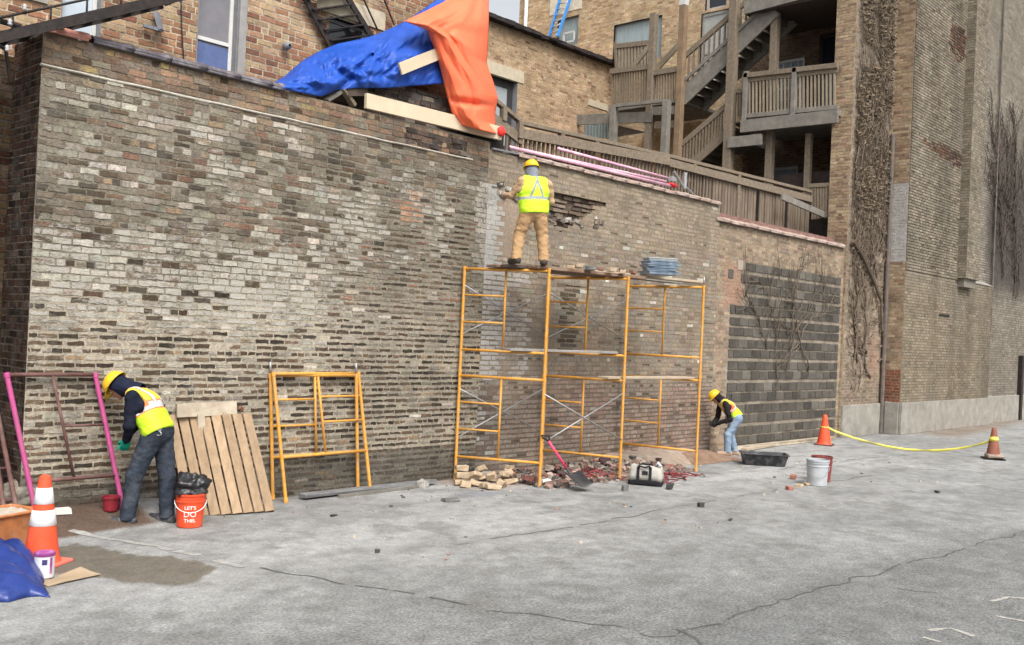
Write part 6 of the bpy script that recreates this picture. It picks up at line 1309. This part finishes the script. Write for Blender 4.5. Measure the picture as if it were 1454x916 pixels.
# ------------------------------------------------------------------ people
SKIN = mat('skin', (.36, .19, .125), .55, var=.08, bump=.05, attr=True)
HELM = mat('yellow_helmet', (.74, .47, .02), .38, var=.10, vscale=12, bump=0, dirt=(.5, .36, .08), dirt_amt=.4, dscale=9)
def person(label, G, F, J, st, h=.010):
    """J: joints as (forward, left, up) in metres from the point between the feet"""
    F = V3(F[0], F[1], 0).normalized(); Lf = V3(-F.y, F.x, 0); Gv = V3(*G); t = thing('person', label, 'person', G)
    A = {k: np.array(v, float) for k, v in J.items()}; S = st.get('s', 1.0)
    Mw = np.array([[F.x, F.y, 0], [Lf.x, Lf.y, 0], [0, 0, 1.0]])
    def W(Vt): return np.asarray(Vt) @ Mw + np.array(Gv)
    allp = np.array(list(A.values())); lo, hi = allp.min(0)-.32, allp.max(0)+.32; lo[2] = -.03
    hip, neck, head, face = A['hip'], A['neck'], A['head'], A['face']/np.linalg.norm(A['face'])
    ax_ = neck-hip; Lt = np.linalg.norm(ax_); ax_ = ax_/Lt; chest = hip+ax_*Lt*.62; bellyc = hip+ax_*Lt*.28
    lat = A['shL']-A['shR']; lat = lat/np.linalg.norm(lat); fr = np.cross(lat, ax_); fr = fr/np.linalg.norm(fr)      # front of the chest
    hl = np.array((0, 1.0, 0)) if 'hiplat' not in A else A['hiplat']; hipL, hipR = hip+hl*.085*S, hip-hl*.085*S
    up_h = np.cross(face, np.cross(np.array((0, 0, 1.0)) if abs(face[2]) < .9 else np.array((1.0, 0, 0)), face)); lat_h = np.cross(np.array((0, 0, 1.0)), face); lat_h = lat_h/np.linalg.norm(lat_h); up_h = np.cross(face, lat_h); up_h = up_h/np.linalg.norm(up_h)
    HM = np.array([face, lat_h, up_h])
    def hp(a, b, c): return head+(face*a+lat_h*b+up_h*c)*S
    def hand(sd, wr, dr, nrm, ex=0.0):
        dr = dr/np.linalg.norm(dr); nrm = nrm-dr*(nrm @ dr); nrm = nrm/np.linalg.norm(nrm); sp = np.cross(dr, nrm)     # nrm: palm side
        M_ = np.array([dr, sp, nrm]); pc = wr+dr*.05*S; sd.ell(pc, np.array((.052, .042, .017))*S+ex, M_, .008)
        for k, (ln, of) in enumerate(((.068, -.031), (.078, -.0105), (.073, .0105), (.058, .030))):
            b = wr+dr*.088*S+sp*of*S; r_ = (.0095+ex) if k < 3 else (.0085+ex); m_ = b+(dr*.8+nrm*.45+sp*of*2)*ln*.52*S; e = m_+(dr*.25+nrm*.95)*ln*.48*S
            sd.cap(b-dr*.02*S, m_, r_, r_*.95, .004); sd.cap(m_, e, r_*.95, r_*.8, .003)
        b = wr+dr*.03*S-sp*.030*S; m_ = b+(dr*.6-sp*.75+nrm*.3)*.042*S; e = m_+(dr*.9+nrm*.5-sp*.1)*.034*S; sd.cap(b, m_, .0125+ex, .0105+ex, .006); sd.cap(m_, e, .0105+ex, .0085+ex, .003)
    # --- body
    B = SDF(lo, hi, h)
    B.cap(hip, bellyc, .105*S, .10*S, .03, flat=(fr, 1.2)); B.cap(bellyc, chest, .105*S, .12*S, .04, flat=(fr, 1.25)); B.cap(chest+lat*.06*S, chest-lat*.06*S, .105*S, None, .04, flat=(fr, 1.2)); B.cap(A['shL']*.82+neck*.18, A['shR']*.82+neck*.18, .06*S, None, .04)
    B.cap(neck-ax_*.02, head-face*.02*S-up_h*.03*S, .055*S, .052*S, .02)
    B.ell(hp(-.01, 0, .02), np.array((.098, .077, .108))*S, HM, .02); B.ell(hp(.035, 0, -.055), np.array((.062, .055, .06))*S, HM, .025)      # skull, jaw
    B.cap(hp(.085, 0, .012), hp(.108, 0, -.028), .011*S, .015*S, .012); B.cap(hp(.075, .03, .025), hp(.075, -.03, .025), .014*S, None, .014); B.cap(hp(.088, .016, -.058), hp(.088, -.016, -.058), .009*S, None, .008); B.ell(hp(.078, 0, -.092), np.array((.022, .026, .02))*S, HM, .014)
    for sg in (1, -1): B.ell(hp(.078, sg*.031, .006), np.array((.012, .015, .010))*S, HM, .004); B.ell(hp(-.005, sg*.080, -.005), np.array((.020, .010, .033))*S, HM, .008)
    for s_ in 'LR':
        sg = 1 if s_ == 'L' else -1; hj = hipL if sg > 0 else hipR
        B.cap(hj, A['kn'+s_], .078*S, .052*S, .03); B.cap(A['kn'+s_], A['an'+s_], .05*S, .036*S, .02); B.cap(A['an'+s_]-np.array((0, 0, .02)), A['toe'+s_]*.6+A['an'+s_]*.4-np.array((0, 0, .02)), .03*S, .02*S, .02)
        B.cap(A['sh'+s_], A['el'+s_], .048*S, .037*S, .03); B.cap(A['el'+s_], A['wr'+s_], .036*S, .025*S, .015)
        hand(B, A['wr'+s_], A.get('hd'+s_, A['wr'+s_]-A['el'+s_]), A.get('hn'+s_, -lat*sg+fr*.2))
    Vt, Fc = B.mesh(); ctr = Vt[Fc].mean(1); hc = np.tile(np.array(st.get('skin', (.36, .19, .125))), (len(Fc), 1)); q = (ctr-head) @ HM.T/S
    for sg in (1, -1):
        e = np.hypot(q[:, 1]-sg*.031, (q[:, 2]-.006)*1.5) < .012; hc[e & (q[:, 0] > .07)] = (.75, .73, .70); hc[(np.hypot(q[:, 1]-sg*.031, q[:, 2]-.006) < .005) & (q[:, 0] > .07)] = (.02, .015, .01)
    hc[(np.abs(q[:, 1]) < .024) & (np.abs(q[:, 2]+.058) < .008) & (q[:, 0] > .07)] = (.30, .11, .09)
    mesh_obj('body', W(Vt), Fc, SKIN, t, True, hc)
    def fin(sd, name, m, wr_=.006, fq=9, seed=1, fcol=None, par=None, cut=()):
        X, Y, Z = sd.coords()
        if wr_:
            nb = np.abs(sd.F) < .05; sd.F[nb] += (wr_*2.6*(fbm(X[nb]*fq, Y[nb]*fq, Z[nb]*fq*1.5, seed, 4)-.5)).astype(np.float32)
        for (o, n) in cut: sd.F = np.maximum(sd.F, ((X-o[0])*n[0]+(Y-o[1])*n[1]+(Z-o[2])*n[2]).astype(np.float32))
        v, f = sd.mesh(); c_ = fcol(v[f].mean(1)) if fcol else None; return mesh_obj(name, W(v), f, m, par or t, True, c_)
    # --- trousers
    lw = st.get('leg', 1.0); D = SDF(lo, hi, h); wst = hip+ax_*.11*S
    D.cap(hip-ax_*.02, wst, .130*S, .125*S, .03, flat=(fr, 1.12)); D.cap(hipL, hipR, .115*S, None, .03)
    for s_ in 'LR':
        hj = hipL if s_ == 'L' else hipR; D.cap(hj, A['kn'+s_], .100*S*lw, .074*S*lw, .03); e = A['an'+s_]+np.array((0, 0, .0)); D.cap(A['kn'+s_], e, .074*S*lw, .064*S*lw, .02); D.cap(e, e+np.array((0, 0, -.03)), .066*S*lw, .068*S*lw, .01)
    fin(D, 'trousers', st['trousers'], st.get('wr', .009), 13, 3, cut=((wst, ax_), (np.array((0, 0, .062)), np.array((0, 0, -1.0)))))
    # --- boots
    for s_ in 'LR':
        an, to = A['an'+s_], A['toe'+s_]; D = SDF(np.minimum(an, to)-.12, np.maximum(an, to)+.12, .008); z0 = min(an[2], to[2])-.06; d = to-an; d[2] = 0; d = d/np.linalg.norm(d); base = np.array((an[0], an[1], to[2]))
        D.cap(base-d*.05*S, base+d*.06*S, .052*S, .054*S, .02); D.cap(base+d*.05*S, to-d*.03, .054*S, .048*S, .02); D.cap(an+np.array((0, 0, .05)), base, .05*S, .05*S, .02)
        fin(D, 'boot', st['boots'], .002, 15, 5, cut=((np.array((0, 0, to[2]-.045)), np.array((0, 0, -1.0))),))
    # --- jacket
    D = SDF(lo, hi, h); jr = st.get('jr', 1.0); cw = st.get('cw', .07)
    D.cap(hip+ax_*.06*S, bellyc, .128*S*jr, .125*S*jr, .03, flat=(fr, 1.12)); D.cap(bellyc, chest, .125*S*jr, .135*S*jr, .04, flat=(fr, 1.15)); D.cap(chest+lat*cw*S, chest-lat*cw*S, .118*S*jr, None, .04, flat=(fr, 1.1)); D.cap(A['shL']*.8+neck*.2, A['shR']*.8+neck*.2, .075*S, None, .05); D.cap(neck-ax_*.05, neck+(head-neck)*.28, .075*S, .07*S, .03)
    for s_ in 'LR': D.cap(A['sh'+s_], A['el'+s_], .068*S, .056*S, .03); D.cap(A['el'+s_], A['wr'+s_], .055*S, .042*S, .02)
    fin(D, 'jacket', st['jacket'], .013, 11, 6, cut=((hip+ax_*.02*S, -ax_),))
    # --- hi-vis vest
    D = SDF(lo, hi, h*.8); vr = .018
    D.cap(hip+ax_*.02*S, bellyc, .150*S*jr+vr, .134*S*jr+vr, .03, flat=(fr, 1.06)); D.cap(bellyc, chest, .134*S*jr+vr, .142*S*jr+vr, .04, flat=(fr, 1.1)); D.cap(chest+lat*cw*S, chest-lat*cw*S, .124*S*jr+vr, None, .04, flat=(fr, 1.05)); D.cap(A['shL']*.62+neck*.38-ax_*.01, A['shR']*.62+neck*.38-ax_*.01, .080*S+vr*.8, None, .05)
    bw = st.get('boxy', .03); D.cap(hip+ax_*.03*S+lat*bw*S, hip+ax_*.03*S-lat*bw*S, .128*S+vr, None, .03, flat=(fr, 1.05)); D.cap(bellyc+lat*bw*S, bellyc-lat*bw*S, .130*S+vr, None, .03, flat=(fr, 1.05))
    for s_ in 'LR':
        sg = 1 if s_ == 'L' else -1; o = A['sh'+s_]+lat*sg*.055*S-ax_*.03*S; D.ell(o, np.array((.115, .085, .17))*S, np.array([fr, lat*sg, ax_]), .01, sub=True)
    D.cap(neck+ax_*.03, neck+ax_*.25, .080*S, .12*S, .01, sub=True)
    hem = hip+ax_*st.get('hem', .02)
    def vcol(c):
        r_ = (c-hip); tt_ = (r_ @ ax_)/Lt; la = (r_ @ lat)/S; fb = (r_ @ fr)/S; C_ = np.tile(np.array((.52, .80, .03)), (len(c), 1)); SIL = np.array((.40, .43, .44)); ORG = np.array((.90, .20, .06))
        if st['vest'] == 'lime':
            bl_ = np.abs(tt_-.36) < .045; C_[bl_] = SIL*.62
            x = np.abs(np.abs(la+.0)-.105*(1-np.clip((tt_-.36)/.55, 0, 1))) < .019; C_[x & (tt_ > .36) & (fb < .02)] = SIL*.62
        else:
            C_[tt_ > .52] = (.78, .64, .04); b1 = np.abs(tt_-.50) < .115; C_[b1] = ORG; C_[np.abs(tt_-.50) < .075] = SIL*1.25
            v1 = np.abs(np.abs(la)-.085) < .042; C_[v1 & (tt_ > .55)] = ORG*1.0; C_[(np.abs(np.abs(la)-.085) < .028) & (tt_ > .55)] = SIL*1.25; C_[(np.abs(la) > .175) & (tt_ > .5)] = ORG
        return C_
    fin(D, 'hi_vis_vest', mat('hi_vis', attr=True, rough=.6, var=.06, bump=.15, bscale=25), .010, 8, 9, vcol, cut=((hem, -ax_),))
    # --- hood or hair under the helmet
    if st.get('hood'):
        D = SDF(head-.3, head+.3, h*.8); D.ell(hp(-.022, 0, -.015), np.array((.105, .095, .118))*S, HM, .01); D.cap(neck-ax_*.01, hp(-.03, 0, -.05), .09*S, .085*S, .03); D.ell(hp(.085, 0, -.03), np.array((.092, .085, .095))*S, HM, .01, sub=True)
        fin(D, 'hood', st['hood'], .008, 12, 11)
    # --- helmet
    hel = thing('hard_hat', None, None) if False else None
    s = MB(); NU, NV = 36, 14; c0 = hp(-.008, 0, .045); rx, ry, rz = .132*S, .112*S, .112*S
    def dome(u, v):
        a = 2*PI*u; b = v*PI/2; r_ = math.cos(b); k = 1+.02*max(0, math.cos(2*a))*math.sin(2*b); y_ = math.sin(a)*ry*r_
        rid = .007*math.exp(-(y_/.02)**2)*math.sin(b); return c0+face*(math.cos(a)*rx*r_)+lat_h*y_+up_h*(math.sin(b)*rz*k+rid)
    s.grid(lambda u, v: W(dome(u, v)), NU, NV)
    def brim(u, v):
        a = 2*PI*u; e = v*(.018+.045*max(0, math.cos(a))**2)*S; return c0+face*(math.cos(a)*(rx+e))+lat_h*(math.sin(a)*(ry+v*.014*S))-up_h*(.012*v+.010*v*max(0, math.cos(a)))
    s.grid(lambda u, v: W(brim(u, v)), NU, 3); s.build('hard_hat', HELM, t, smooth=True, solid=.004)
    if st.get('keys'):
        kp = W(hip+np.array(st['keys'])); s = MB(); s.tube([V3(*kp)+V3(0, 0, .0)+F*(.028*math.cos(q*PI/5))+V3(0, 0, .022*math.sin(q*PI/5)) for q in range(11)], .006, 6, caps=False); s.beam(V3(*kp)+V3(0, 0, .03), V3(*kp)+V3(0, 0, .075), .045, .02); s.build('key_ring', STEEL, t, smooth=True, angle=.6)
    # --- gloves
    if st.get('gloves'):
        for s_ in 'LR':
            w_ = A['wr'+s_]; dr = A.get('hd'+s_, w_-A['el'+s_]); dr = dr/np.linalg.norm(dr); D = SDF(np.minimum(w_, w_+dr*.2)-.13, np.maximum(w_, w_+dr*.2)+.13, .006); sg = 1 if s_ == 'L' else -1
            D.cap(w_-dr*.06*S, w_+dr*.02*S, .046*S, .036*S, .01); hand(D, w_, dr, A.get('hn'+s_, -lat*sg+fr*.2), .004); fin(D, 'glove', st['gloves'], .001, 20, 13)
    return t
RV, FV = CM[0]*np.array((1, 1, 0)), CM[2]*np.array((1, 1, 0)); RV = RV/np.linalg.norm(RV); FV = FV/np.linalg.norm(FV)
JEAN = mat('dark_denim', (.034, .042, .058), .88, var=.4, vscale=9, bump=.3, dirt=(.11, .115, .12), dirt_amt=.45, dscale=4); JEANL = mat('light_denim', (.20, .27, .36), .85, var=.25, vscale=7, bump=.2, dirt=(.34, .37, .40), dirt_amt=.5)
NAVY = mat('navy_sleeve', (.012, .014, .024), .8, var=.3); BLK = mat('black_sleeve', (.022, .018, .020), .85, var=.3); TANC = mat('tan_workwear', (.40, .255, .135), .85, var=.15, vscale=5, bump=.2, dirt=(.28, .17, .09), dirt_amt=.4)
BOOTD = mat('dark_trainer', (.035, .036, .04), .6, var=.4, dirt=(.3, .3, .3), dirt_amt=.4, dscale=14); BOOTB = mat('dusty_boot', (.36, .25, .18), .8, var=.25); BOOTK = mat('dark_boot', (.05, .04, .035), .7)
# 1: bending worker at the left
G1 = onZ(206, 744)
J1 = dict(hip=(-.10, 0, 1.04), neck=(.17, -.02, 1.47), head=(.41, -.02, 1.50), face=(.55, 0, -.84), shL=(.13, .185, 1.40), shR=(.20, -.19, 1.38), elL=(.115, .235, 1.10), elR=(.26, -.22, 1.10), wrL=(.20, .12, .93), wrR=(.30, -.06, .93), hdL=(.35, -.25, -.9), hdR=(.2, .2, -.9),
          knL=(.08, .13, .55), knR=(-.17, -.11, .54), anL=(.13, .15, .10), anR=(-.19, -.12, .10), toeL=(.36, .20, .045), toeR=(.03, -.16, .045), hiplat=(.0, 1.0, 0))
person('worker in dark jeans and striped orange-yellow vest bending over by the pink frame', G1, -RV*1.0+FV*.12, J1, dict(s=1.08, leg=1.15, jr=1.05, cw=.09, trousers=JEAN, boots=BOOTD, jacket=NAVY, vest='orange', hood=mat('navy_hood', (.015, .018, .035), .85), gloves=mat('green_glove', (.0, .26, .17), .55, var=.15), skin=(.33, .17, .11), hem=-.03, boxy=.085, keys=(-.10, .185, -.01)))
# 2: worker on the deck, seen from behind
zf = zt+.024
G2 = onZ(758, 376, zf)
J2 = dict(hip=(.02, .03, .80), neck=(.06, .06, 1.29), head=(.11, .08, 1.43), face=(.97, .12, -.12), shL=(.03, .235, 1.225), shR=(.03, -.175, 1.215), elL=(.16, .36, 1.03), elR=(.12, -.25, .97), wrL=(.36, .42, 1.05), wrR=(.33, -.14, .93), knL=(.09, .225, .43), knR=(.07, -.13, .43), anL=(.00, .27, .09), anR=(.0, -.15, .09), toeL=(.20, .33, .045), toeR=(.20, -.20, .045))
person('worker in tan overalls and lime vest standing on the scaffold deck facing the wall', G2, FV*.97-RV*.22, J2, dict(s=.98, leg=1.22, wr=.014, cw=.12, boxy=.09, trousers=TANC, boots=BOOTK, jacket=mat('tan_jacket', (.45, .31, .19), .85, var=.15), vest='lime', hood=mat('grey_hood', (.22, .235, .29), .85), gloves=mat('grey_glove', (.25, .23, .21), .8), jr=1.06, hem=-.04))
# 3: crouching worker at the right of the scaffold
G3 = onZ(1035, 646)
J3 = dict(hip=(-.12, 0, .76), neck=(.16, 0, 1.10), head=(.33, 0, 1.17), face=(.70, 0, -.70), shL=(.15, .18, 1.04), shR=(.18, -.18, 1.03), elL=(.06, .24, .74), elR=(.22, -.22, .74), wrL=(.29, .12, .64), wrR=(.32, -.06, .66), hdL=(.7, -.3, -.5), hdR=(.7, .2, -.5), knL=(.07, .12, .42), knR=(-.04, -.10, .41), anL=(.06, .13, .09), anR=(-.14, -.11, .09), toeL=(.28, .16, .04), toeR=(.06, -.13, .04))
person('worker in light blue jeans and lime vest stooping beside the right end of scaffold', G3, -RV, J3, dict(s=.93, leg=1.12, cw=.08, trousers=JEANL, boots=BOOTB, jacket=BLK, vest='orange', hood=mat('black_hood', (.02, .015, .018), .85), gloves=mat('dark_glove', (.03, .03, .03), .8), skin=(.30, .15, .10), hem=.0), h=.012)
